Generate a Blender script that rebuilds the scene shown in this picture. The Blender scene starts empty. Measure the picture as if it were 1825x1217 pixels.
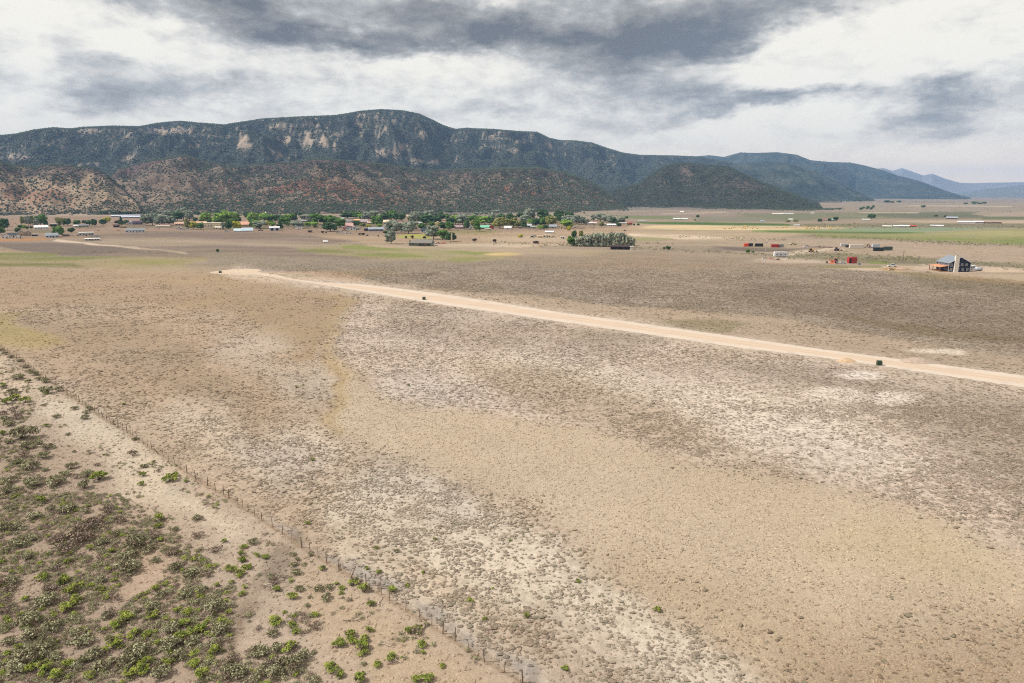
import bpy, math, random
import numpy as np
from mathutils import Vector
R = math.radians
scene = bpy.context.scene
col = scene.collection
random.seed(7)
rng = np.random.default_rng(7)

# ------------------------------------------------------------------ camera
H = 46.0                       # drone height above the field
F = 1217.0; CX = 912.5; CY = 608.5
PITCH = math.atan(263.5 / F)   # looking slightly down, horizon in the upper third
SP, CP = math.sin(PITCH), math.cos(PITCH)
cam_d = bpy.data.cameras.new('camera'); cam = bpy.data.objects.new('camera', cam_d); col.objects.link(cam)
cam_d.sensor_width = 36.0; cam_d.lens = 36.0 * F / 1825.0
cam_d.clip_start = 0.5; cam_d.clip_end = 200000
cam.location = (0, 0, H); cam.rotation_euler = (R(90) - PITCH, 0, 0)
scene.camera = cam

# ------------------------------------------------------------------ light and exposure
SUN_EL, SUN_AZ = 49.0, -94.0   # sun to the left and a little behind, high behind thin cloud
EXPO = 0.75
scene.view_settings.view_transform = 'Standard'
scene.view_settings.look = 'None'
scene.view_settings.gamma = 1.0
scene.view_settings.exposure = EXPO
scene.cycles.use_denoising = False
scene.cycles.filter_width = 1.1
scene.cycles.max_bounces = 5
scene.cycles.diffuse_bounces = 2
scene.cycles.volume_bounces = 0
scene.cycles.sample_clamp_indirect = 4.0

sun_d = bpy.data.lights.new('sun', 'SUN'); sun = bpy.data.objects.new('sun', sun_d); col.objects.link(sun)
sun_d.energy = 3.3; sun_d.angle = R(4.0); sun_d.color = (1.0, 0.955, 0.89)
a, e = R(SUN_AZ), R(SUN_EL)
sdir = Vector((math.sin(a) * math.cos(e), math.cos(a) * math.cos(e), math.sin(e)))
sun.rotation_euler = sdir.to_track_quat('Z', 'Y').to_euler()

def pix_dir(px, py):
    px = np.asarray(px, float); py = np.asarray(py, float)
    u = (px - CX) / F; v = (CY - py) / F
    return u, CP + v * SP, -SP + v * CP          # forward (0,CP,-SP), up (0,SP,CP)
def az_el(px, py):
    x, y, z = pix_dir(px, py)
    return np.arctan2(x, y), np.arctan2(z, np.hypot(x, y))
def lin(c):
    c = np.asarray(c, float) / 255.0
    return np.where(c <= 0.04045, c / 12.92, ((c + 0.055) / 1.055) ** 2.4)
def at(px, py, z=0.0):
    "point of the ground (or of the level z) seen at a pixel of the photograph"
    x, y, d = pix_dir(px, py)
    t = (H - z) / -d
    return x * t, y * t
def depth_at(px, py, z=0.0):
    x, y, d = pix_dir(px, py)
    return (H - z) / -d
def project(X, Y, Z=0.0):
    X = np.asarray(X, float); Y = np.asarray(Y, float)
    dz = Z - H
    fz = Y * CP - dz * SP
    up = Y * SP + dz * CP
    ok = fz > 1.0
    fz = np.where(ok, fz, 1.0)
    return np.where(ok, CX + F * X / fz, -9999), np.where(ok, CY - F * up / fz, 9999), fz

# ------------------------------------------------------------------ sky
world = bpy.data.worlds.new('World'); scene.world = world; world.use_nodes = True
wt = world.node_tree; wt.nodes.clear()
class NT:
    def __init__(s, tree): s.t = tree
    def n(s, kind, **kw):
        nd = s.t.nodes.new(kind)
        for k, v in kw.items():
            if k == 'ins':
                for kk, vv in v.items():
                    if hasattr(vv, 'is_output'): s.t.links.new(vv, nd.inputs[kk])
                    else: nd.inputs[kk].default_value = vv
            else: setattr(nd, k, v)
        return nd
    def math(s, op, a, b=None, c=None, clamp=False):
        nd = s.t.nodes.new('ShaderNodeMath'); nd.operation = op; nd.use_clamp = clamp
        for i, v in enumerate((a, b, c)):
            if v is None: continue
            if hasattr(v, 'is_output'): s.t.links.new(v, nd.inputs[i])
            else: nd.inputs[i].default_value = v
        return nd.outputs[0]
    def vmath(s, op, a, b=None):
        nd = s.t.nodes.new('ShaderNodeVectorMath'); nd.operation = op
        for i, v in enumerate((a, b)):
            if v is None: continue
            if hasattr(v, 'is_output'): s.t.links.new(v, nd.inputs[i])
            else: nd.inputs[i].default_value = v
        return nd.outputs['Value'] if op in ('LENGTH', 'DOT_PRODUCT') else nd.outputs[0]
    def noise(s, vec, scale, detail=4, rough=0.55, dist=0.0, out=0):
        nd = s.n('ShaderNodeTexNoise', ins={'Vector': vec, 'Scale': scale, 'Detail': detail, 'Roughness': rough, 'Distortion': dist})
        return nd.outputs[out]
    def ramp(s, fac, stops, interp='LINEAR'):
        nd = s.n('ShaderNodeValToRGB', ins={'Fac': fac}); cr = nd.color_ramp; cr.interpolation = interp
        while len(cr.elements) < len(stops): cr.elements.new(0.5)
        for el, (p, c) in zip(cr.elements, stops):
            el.position = p; el.color = (*c, 1) if len(c) == 3 else c
        return nd.outputs[0]
    def mapr(s, v, a, b, c=0.0, d=1.0, smooth=False):
        nd = s.n('ShaderNodeMapRange', ins={'Value': v, 'From Min': a, 'From Max': b, 'To Min': c, 'To Max': d})
        if smooth: nd.interpolation_type = 'SMOOTHSTEP'
        return nd.outputs[0]
    def mix(s, f, a, b, blend='MIX'):
        nd = s.t.nodes.new('ShaderNodeMix'); nd.data_type = 'RGBA'; nd.blend_type = blend
        for i, v in ((0, f), (6, a), (7, b)):
            if hasattr(v, 'is_output'): s.t.links.new(v, nd.inputs[i])
            elif i and len(v) == 3: nd.inputs[i].default_value = (*v, 1)
            else: nd.inputs[i].default_value = v
        return nd.outputs[2]
W = NT(wt)
gen = W.n('ShaderNodeTexCoord').outputs['Generated']
sep = W.n('ShaderNodeSeparateXYZ', ins={0: gen})
azn = W.math('ARCTAN2', sep.outputs[0], sep.outputs[1])
eln = W.math('ARCSINE', sep.outputs[2])
P = W.n('ShaderNodeCombineXYZ', ins={0: azn, 1: eln, 2: 0.0}).outputs[0]
Pst = W.vmath('MULTIPLY', P, (1.0, 2.3, 1.0))
w1 = W.noise(Pst, 9.0, 3, 0.5, out=1)
w2 = W.noise(Pst, 34.0, 5, 0.62, out=1)
wv = W.vmath('MULTIPLY', W.vmath('SUBTRACT', w1, (0.5, 0.5, 0.5)), (0.13, 0.05, 0))
wv2 = W.vmath('MULTIPLY', W.vmath('SUBTRACT', w2, (0.5, 0.5, 0.5)), (0.060, 0.032, 0))
Pw = W.vmath('ADD', W.vmath('ADD', P, wv), wv2)
# grey cloud bases: px centre, py centre, half width, half height, tilt (deg, + = right end lower), strength
CL = [(120,62,95,50,18,.50),(150,88,120,22,8,.55),(255,92,50,12,5,.35),
      (300,2,200,34,8,.65),(400,32,210,36,14,.85),(500,40,150,36,8,.6),(560,18,120,30,10,.5),(560,55,130,22,6,.55),(640,78,110,16,0,.45),
      (690,8,140,30,12,.75),(790,32,150,34,14,.75),(760,72,110,16,-4,.5),(900,60,180,34,4,.6),(1000,40,200,50,4,.5),(1090,80,170,34,3,.65),
      (1150,110,120,45,0,.38),(1180,30,220,60,0,.55),(1330,15,220,44,2,.7),(1480,22,160,34,0,.6),(1250,75,150,34,-6,.35),(1230,62,110,14,-2,.3),
      (90,150,170,26,10,.42),(140,165,80,16,8,.3),(270,160,90,14,-6,.30),(370,150,120,18,-10,.28),(450,160,90,14,4,.25),(260,192,80,8,0,.22),(560,185,120,14,-5,.2),
      (1270,158,110,20,-4,.62),(1300,172,120,12,-2,.5),(1440,165,85,20,-4,.85),(1375,180,90,14,-4,.5),(1230,200,160,18,-7,.52),(1160,215,110,12,-6,.35),
      (1590,158,75,34,10,.62),(1655,176,75,42,-6,.56),(1650,208,46,26,0,.3),(1710,150,90,40,-8,.5),(1780,175,90,36,-10,.4),(1780,235,80,10,-6,.38),(1700,238,80,9,-6,.3),
      (1795,15,45,50,0,.4),(870,202,120,14,-2,.3),(950,160,130,40,0,.15),(1120,250,90,10,0,.18),(860,250,90,8,0,.2),(1240,130,160,46,0,.2),(1480,90,60,60,0,.12)]
# bright billows laid over them
BR = [(230,40,110,34,0,.5),(600,40,60,12,0,.35),(630,100,120,16,0,.3),(1440,95,150,42,-8,.65),(1570,90,160,60,-10,.6),(1700,70,120,46,0,.45),(1260,110,120,24,0,.25),(1265,180,60,8,0,.35),
      (1590,205,70,16,0,.15),(1400,215,120,16,-8,.4),(820,112,160,18,0,.3),(40,60,30,60,0,.4)]
CL += [(1160,130,230,70,0,.22),(960,110,200,60,0,.20),(1330,110,200,60,0,.16),(520,70,240,60,8,.16),(1560,60,90,60,-20,.12)]
CL = [(x_, y_, a_, b_, r_, s_ * (1.3 if y_ > 125 and x_ < 1150 else .84 if y_ < 100 else .95)) for x_, y_, a_, b_, r_, s_ in CL]
def blobs(lst, vec):
    acc = None
    for (bx, by, rx, ry, rot, s) in lst:
        A_, E_ = az_el(bx, by)
        mp = W.n('ShaderNodeMapping', vector_type='TEXTURE', ins={'Vector': vec, 'Location': (float(A_), float(E_), 0), 'Rotation': (0, 0, R(-rot)), 'Scale': (1.95 * rx / F, 2.0 * ry / F, 1)})
        g = W.n('ShaderNodeTexGradient', gradient_type='SPHERICAL', ins={'Vector': mp.outputs[0]}).outputs['Fac']
        g = W.mapr(g, 0.0, 0.95, 0.0, s, smooth=True)
        acc = g if acc is None else W.math('ADD', acc, g)
    return acc
dark = blobs(CL, Pw); bright = blobs(BR, Pw)
Pb = W.vmath('MULTIPLY', P, (1.0, 2.6, 1.0))
fb = W.noise(Pb, 13.0, 10, 0.62, 0.3)
fb2 = W.noise(W.vmath('MULTIPLY', P, (1.0, 1.5, 1.0)), 40.0, 9, 0.66, 0.2)
fs = W.noise(W.vmath('ADD', W.vmath('MULTIPLY', P, (3.2, 0.55, 1.0)), (3.0, 1.0, 0)), 11.0, 4, 0.5)   # falling rain streaks
# far away from the photographed part of the sky the cover is plain broken overcast
g_all = W.mapr(W.noise(W.vmath('MULTIPLY', gen, (1, 1, 2.0)), 3.1, 8, 0.58, 0.3), 0.42, 0.68, 0.0, 0.65, smooth=True)
behind = W.mapr(eln, 0.27, 0.42, 0.0, 1.0, smooth=True)
dark = W.math('ADD', dark, W.math('MULTIPLY', g_all, behind))
bright = W.math('MULTIPLY', bright, 0.85)
d = W.math('SUBTRACT', W.math('MULTIPLY', dark, 0.52), bright)
d = W.math('MAXIMUM', d, -0.12)
d = W.math('ADD', d, W.math('MULTIPLY', W.math('SUBTRACT', fb, 0.5), 1.35))
d = W.math('ADD', d, W.math('MULTIPLY', W.math('SUBTRACT', fb2, 0.5), 0.50))
d = W.math('ADD', d, W.math('MULTIPLY', W.math('SUBTRACT', fs, 0.5), W.mapr(azn, -0.05, 0.12, 0.0, 0.15)))
d = W.math('ADD', W.math('MULTIPLY', d, 0.80), 0.075)
K_SKY = 1.0 / (2 ** EXPO)
def skyc(c): return tuple(float(v) * K_SKY * w for v, w in zip(lin(c), (1.09, 1.055, .975)))
cl_col = W.ramp(d, [(0.0, skyc((250, 248, 243))), (0.15, skyc((238, 237, 234))), (0.32, skyc((214, 213, 213))), (0.50, skyc((180, 182, 185))), (0.72, skyc((150, 151, 153))), (1.0, skyc((110, 113, 119)))])
# warmer and duller towards the horizon on the right, where rain hangs
hz = W.mapr(eln, 0.0, 0.13, 1.0, 0.0, smooth=True)
cl_col = W.mix(W.math('MULTIPLY', hz, 0.75), cl_col, skyc((255, 238, 214)))
bluef = W.math('MULTIPLY', W.mapr(azn, 0.15, 0.35, 0.0, 1.0), W.mapr(d, 0.4, 0.8, 0.0, 0.5))
cl_col = W.mix(bluef, cl_col, skyc((122, 131, 144)))
sky = W.n('ShaderNodeTexSky', sky_type='NISHITA', sun_disc=False, sun_elevation=R(SUN_EL), sun_rotation=R(SUN_AZ), altitude=1700.0)
BG = 0.1
hz2 = W.mapr(eln, 0.0, 0.075, 1.0, 0.0, smooth=True)
cl_col = W.mix(hz2, cl_col, W.mix(1.0, cl_col, (1.62, 1.36, 1.04), 'MULTIPLY'))
cl_scaled = W.mix(1.0, cl_col, (1 / BG, 1 / BG, 1 / BG), 'MULTIPLY')
gap = W.math('MULTIPLY', W.mapr(W.noise(gen, 2.3, 4, 0.5), 0.56, 0.66, 0.0, 0.22, smooth=True), behind)
mixed = W.mix(gap, cl_scaled, sky.outputs[0])
mixed = W.mix(0.04, mixed, sky.outputs[0])
bg = W.n('ShaderNodeBackground', ins={'Color': mixed, 'Strength': BG})
wo = W.n('ShaderNodeOutputWorld', ins={'Surface': bg.outputs[0]})
world.cycles.sampling_method = 'MANUAL'; world.cycles.sample_map_resolution = 1024

# ------------------------------------------------------------------ helpers
def noise2(x, y, seed=0):
    "gradient noise, about -0.7..0.7"
    x = np.asarray(x, float); y = np.asarray(y, float)
    xi = np.floor(x).astype(np.int64); yi = np.floor(y).astype(np.int64)
    xf = x - xi; yf = y - yi
    def g(ix, iy):
        h = (ix * 374761393 + iy * 668265263 + seed * 974634777) & 0xffffffff
        h = ((h ^ (h >> 13)) * 1274126177) & 0xffffffff
        h = (h ^ (h >> 16)) & 0xffff
        an = h * (2 * np.pi / 65536.0)
        return np.cos(an), np.sin(an)
    u = xf * xf * xf * (xf * (xf * 6 - 15) + 10); v = yf * yf * yf * (yf * (yf * 6 - 15) + 10)
    def d(ox, oy):
        gx, gy = g(xi + ox, yi + oy); return gx * (xf - ox) + gy * (yf - oy)
    a_ = d(0, 0); b_ = d(1, 0); c_ = d(0, 1); d_ = d(1, 1)
    return (a_ + (b_ - a_) * u) * (1 - v) + (c_ + (d_ - c_) * u) * v
def fbm(x, y, wl, octs=4, seed=0, gain=0.5):
    s = 0; a_ = 1.0; f = 1.0 / wl; tot = 0
    for i in range(octs):
        s = s + a_ * noise2(x * f + 17.3 * i, y * f - 9.1 * i, seed + i); tot += a_; a_ *= gain; f *= 2.03
    return s / tot * 1.4
def sstep(x, a_, b_):
    t = np.clip((x - a_) / (b_ - a_), 0, 1); return t * t * (3 - 2 * t)

def mesh_np(name, verts, faces_flat, loop_total, mat=None, smooth=False, attrs=None, parent=None, link=True):
    me = bpy.data.meshes.new(name)
    verts = np.asarray(verts, np.float32); faces_flat = np.asarray(faces_flat, np.int32)
    n = len(verts); me.vertices.add(n); me.vertices.foreach_set('co', verts.ravel())
    lt = np.asarray(loop_total, np.int32)
    me.loops.add(len(faces_flat)); me.loops.foreach_set('vertex_index', faces_flat)
    me.polygons.add(len(lt)); ls = np.concatenate(([0], np.cumsum(lt)[:-1])).astype(np.int32)
    me.polygons.foreach_set('loop_start', ls); me.polygons.foreach_set('loop_total', lt)
    me.polygons.foreach_set('use_smooth', np.full(len(lt), smooth))
    me.update(calc_edges=True)
    for k, arr in (attrs or {}).items():
        arr = np.asarray(arr, np.float32)
        if arr.ndim == 2:
            at_ = me.attributes.new(k, 'FLOAT_COLOR', 'POINT')
            if arr.shape[1] == 3: arr = np.concatenate([arr, np.ones((n, 1), np.float32)], 1)
            at_.data.foreach_set('color', arr.ravel())
        else:
            at_ = me.attributes.new(k, 'FLOAT', 'POINT'); at_.data.foreach_set('value', arr)
    if mat: me.materials.append(mat)
    ob = bpy.data.objects.new(name, me)
    if link: col.objects.link(ob)
    if parent: ob.parent = parent
    return ob
def grid_faces(nr, nc):
    i = np.arange(nr - 1)[:, None] * nc + np.arange(nc - 1)[None, :]
    f = np.stack([i, i + 1, i + nc + 1, i + nc], -1).reshape(-1, 4)
    return f.ravel(), np.full(len(f), 4)
def tag(o, label=None, cat=None, group=None, kind=None):
    if label: o['label'] = label
    if cat: o['category'] = cat
    if group: o['group'] = group
    if kind: o['kind'] = kind
    return o

def new_mat(name, rough=0.9, spec=0.2):
    m = bpy.data.materials.new(name); m.use_nodes = True
    t = m.node_tree; bsdf = t.nodes['Principled BSDF']
    bsdf.inputs['Roughness'].default_value = rough
    bsdf.inputs['Specular IOR Level'].default_value = spec
    return m, NT(t), bsdf

# ------------------------------------------------------------------ what grows and lies where on the valley floor
def poly_sd(px, py, pts):
    "signed distance to a closed outline, negative inside"
    pts = np.asarray(pts, float); n = len(pts)
    dmin = np.full(px.shape, 1e9); inside = np.zeros(px.shape, bool)
    for i in range(n):
        ax, ay = pts[i]; bx, by = pts[(i + 1) % n]
        ex, ey = bx - ax, by - ay
        t = np.clip(((px - ax) * ex + (py - ay) * ey) / (ex * ex + ey * ey + 1e-9), 0, 1)
        dmin = np.minimum(dmin, (px - ax - t * ex) ** 2 + (py - ay - t * ey) ** 2)
        if ay != by:
            c = ((ay > py) != (by > py)) & (px < ex * (py - ay) / ey + ax)
            inside ^= c
    dmin = np.sqrt(dmin)
    return np.where(inside, -dmin, dmin)
def line_d(px, py, pts):
    "distance to a polyline and the position along it"
    dmin = np.full(px.shape, 1e9)
    for i in range(len(pts) - 1):
        ax, ay = pts[i]; bx, by = pts[i + 1]; ex, ey = bx - ax, by - ay
        t = np.clip(((px - ax) * ex + (py - ay) * ey) / (ex * ex + ey * ey), 0, 1)
        dmin = np.minimum(dmin, np.hypot(px - ax - t * ex, py - ay - t * ey))
    return dmin

ZN = []
def zp(c, pts, soft=6, dens=None, w=1.0, bare=None, spk=None): ZN.append(('p', c, pts, soft, dens, w, bare, spk))
def zl(c, pts, width, soft=3, dens=None, w=1.0, spk=None): ZN.append(('l', c, pts, (width, soft), dens, w, None, spk))
def zb(c, x, y, rx, ry, dens=None, w=1.0, spk=None): ZN.append(('b', c, (x, y, rx, ry), 0.5, dens, w, None, spk))

# --- far valley
zp((166,150,138), [(-900,0),(2700,0),(2700,362),(-900,362)], 1, 0, spk=.3)
zp((174,158,140), [(-900,362),(2700,362),(2700,379),(-900,379)], 2, 0, spk=.4)
zp((180,160,138), [(-900,379),(2700,379),(2700,500),(-900,500)], 2, 0, spk=.4)
zp((202,180,158), [(60,380),(190,368),(330,362),(420,372),(330,380),(190,388),(100,388)], 4, 0, spk=.3)
zp((190,170,150), [(-400,368),(0,370),(60,372),(120,378),(60,392),(-400,390)], 4, 0, spk=.5)
zl((222,204,180), [(-50,372),(36,371.5)], 1.6, 1)
zp((152,138,132), [(1180,366),(1380,369),(1500,372),(1380,376),(1180,373)], 2, 0)
zp((150,140,134), [(700,378),(1180,366),(1180,372),(760,386)], 3, 0)
zp((176,156,142), [(1100,378),(1330,374),(1520,378),(1440,386),(1200,389),(1090,386)], 3, 0)
zp((158,152,130), [(1240,386),(1460,384),(1500,394),(1240,395)], 2, 0)
zp((140,148,112), [(1300,381),(1500,378),(1740,377),(1700,388),(1500,390),(1400,392)], 2, 0, spk=.5)
zp((130,134,108), [(1560,379),(1745,378),(1740,389),(1640,390),(1560,385)], 2, 0)
zp((126,138,98), [(1740,386),(1825,386),(2200,386),(2200,391),(1740,391)], 1.5, 0)
zp((194,170,152), [(1735,385),(1825,378.5),(2200,374),(2200,385.5),(1825,385.5)], 1, 0)
zp((184,160,138), [(1440,391),(1600,393),(1825,391.5),(2300,391),(2300,398.5),(1700,398),(1480,396)], 1.5, 0)
zp((210,186,158), [(1600,394),(1825,392.5),(2300,392),(2300,398),(1780,398),(1650,397.5)], 1, 0)
zp((150,148,112), [(1430,398),(1825,398.5),(2300,398),(2300,409),(1750,406),(1430,404)], 1.5, 0, spk=1)
zl((210,195,168), [(1610,366.5),(1720,367),(1800,368.2)], .9, .7)
zl((215,196,170), [(1540,378.6),(1640,379)], .8, .6)
zl((200,178,158), [(1180,381),(1300,378)], 1.2, 1)
zp((138,152,102), [(1085,384),(1200,385.2),(1220,388),(1200,390.5),(1120,389.5)], 1.2, 0)
zp((92,140,58), [(1128,395),(1200,395.3),(1360,397.2),(1410,398.3),(1420,400.5),(1408,402),(1340,401.5),(1200,399.7),(1140,398.7)], .8, 0)
zp((206,180,148), [(1040,398),(1140,399),(1340,409),(1440,414),(1340,430),(1120,428),(1000,415)], 3, 0)
zp((236,208,156), [(1165,401),(1200,400.3),(1300,401.8),(1420,403),(1528,405.4),(1500,407),(1440,408.6),(1340,410.5),(1200,409),(1135,406.5),(1150,403)], .9, 0, spk=0)
zp((236,210,184), [(1095,417),(1130,416),(1210,418),(1330,424),(1300,428),(1200,426),(1140,422)], 2, 0, spk=0)
zp((186,184,120), [(1122,423),(1160,422),(1205,425),(1195,428.5),(1130,429.5)], 1.5, 0, spk=1)
zp((158,176,96), [(1340,410.6),(1440,408.8),(1640,412.5),(1640,417.5),(1480,417),(1330,413.5)], 1, 0)
zp((148,174,134), [(1440,409.5),(1500,407.6),(1530,405.6),(1755,405.8),(1792,407.2),(1720,411),(1655,413.8),(1500,412.4)], .8, 0, spk=0)
zp((118,142,76), [(1360,411.4),(1500,412.5),(1640,414),(1600,416),(1500,415.5),(1370,413.4)], .8, 0)
zp((178,178,106), [(1440,415.5),(1560,417),(1660,414.2),(1800,408.4),(2400,408),(2400,442),(1825,437),(1700,430),(1560,426),(1450,421.5)], 1.5, 0, spk=.6)
zp((146,164,70), [(1440,419),(1600,423),(1740,426),(1825,424),(2400,424),(2400,440),(1825,436),(1700,430),(1560,426),(1450,421.5)], 3, 0, w=.88, spk=.6)
zp((202,192,130), [(1640,417),(1780,412),(2300,411),(2300,418),(1760,420)], 2, 0, w=.5)
# --- bare land behind the scrub line on the right
zp((204,178,154), [(1130,431),(1300,424),(1450,424),(1560,429),(1700,434),(1825,441),(2400,450),(2400,476),(1825,470),(1500,462),(1130,444)], 3, 0, spk=.6)
zp((142,124,118), [(1270,437.5),(1380,441),(1445,441.5),(1395,449.5),(1270,446.5)], 1.5, 0)
zp((176,158,136), [(1100,437),(1270,436),(1330,450),(1500,462),(1340,456),(1130,444)], 3, 0, w=.7)
zl((232,210,184), [(1381,455),(1425,449.5),(1460,446.5),(1500,441.5),(1520,444)], 1.8, 1.2)
zp((150,146,112), [(1400,452),(1480,451),(1640,460),(1825,470),(1825,477),(1640,473),(1500,466),(1420,459)], 3, 0, w=.85, spk=1.2)
zp((150,164,80), [(1530,465),(1560,464),(1592,469),(1580,472),(1535,469)], 1.5, 0)
zp((224,200,178), [(1300,466),(1400,461),(1495,466),(1500,470),(1400,470),(1320,469)], 2.5, 0, w=.8)
zp((222,196,170), [(1475,481),(1500,477.5),(1570,474),(1640,474.5),(1660,470),(1700,470),(1825,477.5),(2400,492),(2400,498),(1825,483),(1720,482),(1640,488),(1590,483),(1530,483)], 1.8, 0)
zp((160,158,88), [(1466,474),(1555,473),(1560,476.5),(1490,480),(1462,478)], 1.5, 0, spk=1)
zb((206,166,112), 1582, 479, 26, 3.2, 0)
zp((206,180,152), [(1600,484),(1700,484),(1825,487),(2400,500),(2400,520),(1825,508),(1700,502),(1620,494)], 4, 0)
zp((198,160,106), [(1610,490),(1700,492),(1800,503),(1790,509),(1700,504),(1630,496)], 4, 0, spk=1)
zp((170,158,100), [(1570,484),(1640,486),(1700,491),(1640,493)], 3, 0, w=.7)
# --- town floor and the fields before it
zp((186,152,130), [(-300,386),(200,384),(700,388),(1130,393),(1120,406),(900,415),(560,420),(200,425),(-300,428)], 4, 0, spk=.8)
for k_, (bx_, by_, rx_b, ry_b) in enumerate([(60,412,40,3),(150,405,30,2.5),(240,404,40,3),(330,404,40,4),(400,405,40,4),(470,405,40,4),(540,403,40,5),(600,402,40,5),(660,402,50,5),(730,402,50,5),(800,402,50,5),(870,402,50,5),(940,402,50,4),(1010,400,40,4),(1080,400,30,3)]):
    zb((150,138,104) if k_ % 2 else (140,132,98), bx_, by_, rx_b, ry_b, 0, .6, spk=1.2)
zp((204,172,140), [(560,418),(760,418),(900,412),(1130,408),(1130,425),(1020,436),(900,436),(700,434),(560,430)], 3, 0, spk=.5)
zp((214,188,158), [(840,424),(940,420),(1010,424),(1000,432),(900,430)], 3, 0)
zp((156,134,124), [(180,417),(300,412),(470,414),(560,420),(640,430),(560,437),(420,432),(290,424),(180,428),(150,424)], 2, 0, spk=.6)
zp((198,174,152), [(170,424),(200,422),(330,424),(560,430),(600,437),(470,440),(300,434),(180,432)], 3, 0, w=.55)
zp((162,142,130), [(-300,432),(40,431),(120,430),(250,440),(420,437),(640,446),(700,458),(560,470),(400,462),(250,457),(115,457),(60,449),(-300,440)], 3, 0, spk=1)
zp((142,126,118), [(-300,434),(90,432),(190,440),(240,448),(140,456),(60,448),(-300,438)], 3, 0, w=.8)
zp((206,152,102), [(-200,426),(40,424.5),(78,424),(84,427),(55,429.5),(-200,432)], 1.2, 0)
zl((236,210,186), [(95,427.5),(140,432),(175,436.5),(240,443)], 1.6, 1)
zl((210,186,162), [(200,438),(300,449),(330,452)], 1.3, 1)
zp((194,166,138), [(-300,438),(0,438),(62,450),(-300,452)], 2, 0)
zp((152,160,76), [(-300,450),(0,450.5),(90,451),(116,457),(240,458),(130,463.5),(0,464.5),(-300,466)], 1.8, 0, spk=1)
zp((186,170,112), [(-300,466),(150,463),(250,458),(420,458),(360,468),(330,478),(200,482),(-300,472)], 4, 0, w=.6)
zp((148,148,82), [(-300,468),(60,467),(130,470),(185,484),(275,497),(180,495),(100,483),(0,473),(-300,475)], 3, 0, spk=1)
zp((176,168,104), [(212,463.5),(290,462),(345,466),(300,473),(235,470)], 2.5, 0)
zp((206,180,150), [(220,478),(330,474),(400,480),(380,490),(260,488)], 4, 0, w=.7)
zp((178,162,142), [(360,452),(560,460),(800,466),(1050,455),(1300,463),(1480,480),(1825,512),(2400,560),(2400,700),(1300,560),(900,525),(640,498),(460,478),(380,470)], 5, 1.3, spk=1)
zp((208,182,154), [(640,432),(780,438),(960,442),(1100,446),(1040,456),(860,452),(700,448),(640,440)], 4, 0, spk=.3)
zp((186,174,122), [(530,442),(600,436),(700,442),(880,450),(930,452),(880,462),(820,468),(640,460),(560,452)], 3, 0, w=.8)
zp((164,172,92), [(590,438),(625,436),(665,440),(705,447),(660,446.5),(600,443)], 1.5, 0)
zp((158,162,90), [(528,446),(560,444.5),(625,447.5),(600,450),(540,449)], 1.5, 0)
zp((160,168,88), [(620,453),(660,451.5),(735,454.5),(765,457.5),(700,459.5),(640,456.5)], 1.3, 0)
zp((164,170,92), [(770,447),(830,447.5),(900,450.5),(840,453)], 1.5, 0)
zp((172,168,104), [(785,461),(835,457),(862,460),(820,468.5),(790,467)], 2, 0)
zb((232,200,134), 898, 453, 38, 3, 0)
zp((196,192,90), [(704,418.5),(735,416.5),(772,417),(762,425),(708,422.5)], 1.2, 0)
zp((180,166,106), [(790,411),(850,409),(900,412),(860,417),(790,416)], 2, 0, spk=1)
zp((220,196,170), [(745,436),(900,432),(1010,436),(930,441),(800,440)], 2, 0)
zb((168,162,104), 862, 490, 60, 5, .6)
zb((186,160,124), 640, 487, 90, 5, .6, .6)
zb((186,158,124), 830, 498, 70, 5, .6, .6)
# --- main field, beyond the road
zp((186,168,148), [(640,500),(900,515),(1200,545),(1400,570),(1825,640),(2600,760),(2600,560),(1825,512),(1480,480),(1300,470),(1000,478),(800,480),(680,490)], 8, 1.6, spk=.9)
zp((188,160,134), [(900,458),(1100,452),(1300,462),(1480,478),(1300,482),(1050,480)], 8, .6, w=.8, spk=1)
zp((196,178,164), [(900,505),(1100,520),(1200,540),(1000,530)], 10, 1.4, w=.6)
zp((160,142,122), [(1350,500),(1600,530),(1825,560),(2600,650),(2600,740),(1825,625),(1620,585),(1450,560),(1300,530)], 14, 1.6, w=.6, spk=1)
zp((156,140,108), [(1480,562),(1600,575),(1825,600),(2600,700),(2600,730),(1825,612),(1650,600),(1560,580)], 4, .9, w=.75)
zp((150,136,106), [(1600,480),(1825,505),(1825,530),(1650,510)], 8, 1.4, w=.5)
zp((162,150,108), [(1165,572),(1260,570),(1330,577),(1300,592),(1210,583)], 4, .8, w=.6)
zp((200,166,134), [(455,488),(520,484),(600,486),(642,492),(635,502),(560,500),(480,494)], 3, .2)
zb((160,156,96), 540, 493, 40, 2.5, .2, .6)
# --- main field, this side of the road
zp((208,184,160), [(-900,470),(200,478),(460,488),(640,512),(900,555),(1320,618),(1825,690),(3200,900),(3200,3000),(-3000,3000),(-900,600)], 3, .7, spk=.35)
zp((194,166,136), [(-900,476),(180,478),(370,488),(460,490),(600,515),(628,530),(600,560),(570,600),(560,650),(480,640),(420,560),(250,545),(-900,560)], 8, .22, spk=.2)
zp((200,170,134), [(180,476),(380,486),(520,502),(560,520),(400,520),(250,500)], 8, .1, w=.7)
zp((190,164,130), [(300,540),(400,560),(470,620),(560,640),(575,560),(500,530),(380,520)], 14, .2, w=.7)
zp((202,175,148), [(-900,560),(250,545),(420,560),(520,660),(590,700),(640,830),(520,820),(380,740),(180,700),(60,640),(-900,600)], 16, .65, spk=.3)
zp((184,160,134), [(-900,545),(80,560),(260,570),(330,620),(420,700),(520,780),(460,790),(330,700),(190,640),(40,610),(-900,590)], 12, .55, w=.6)
zp((192,172,108), [(-400,565),(30,560),(70,590),(100,610),(60,622),(-10,620),(-400,612)], 12, .1, w=.7)
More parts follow.
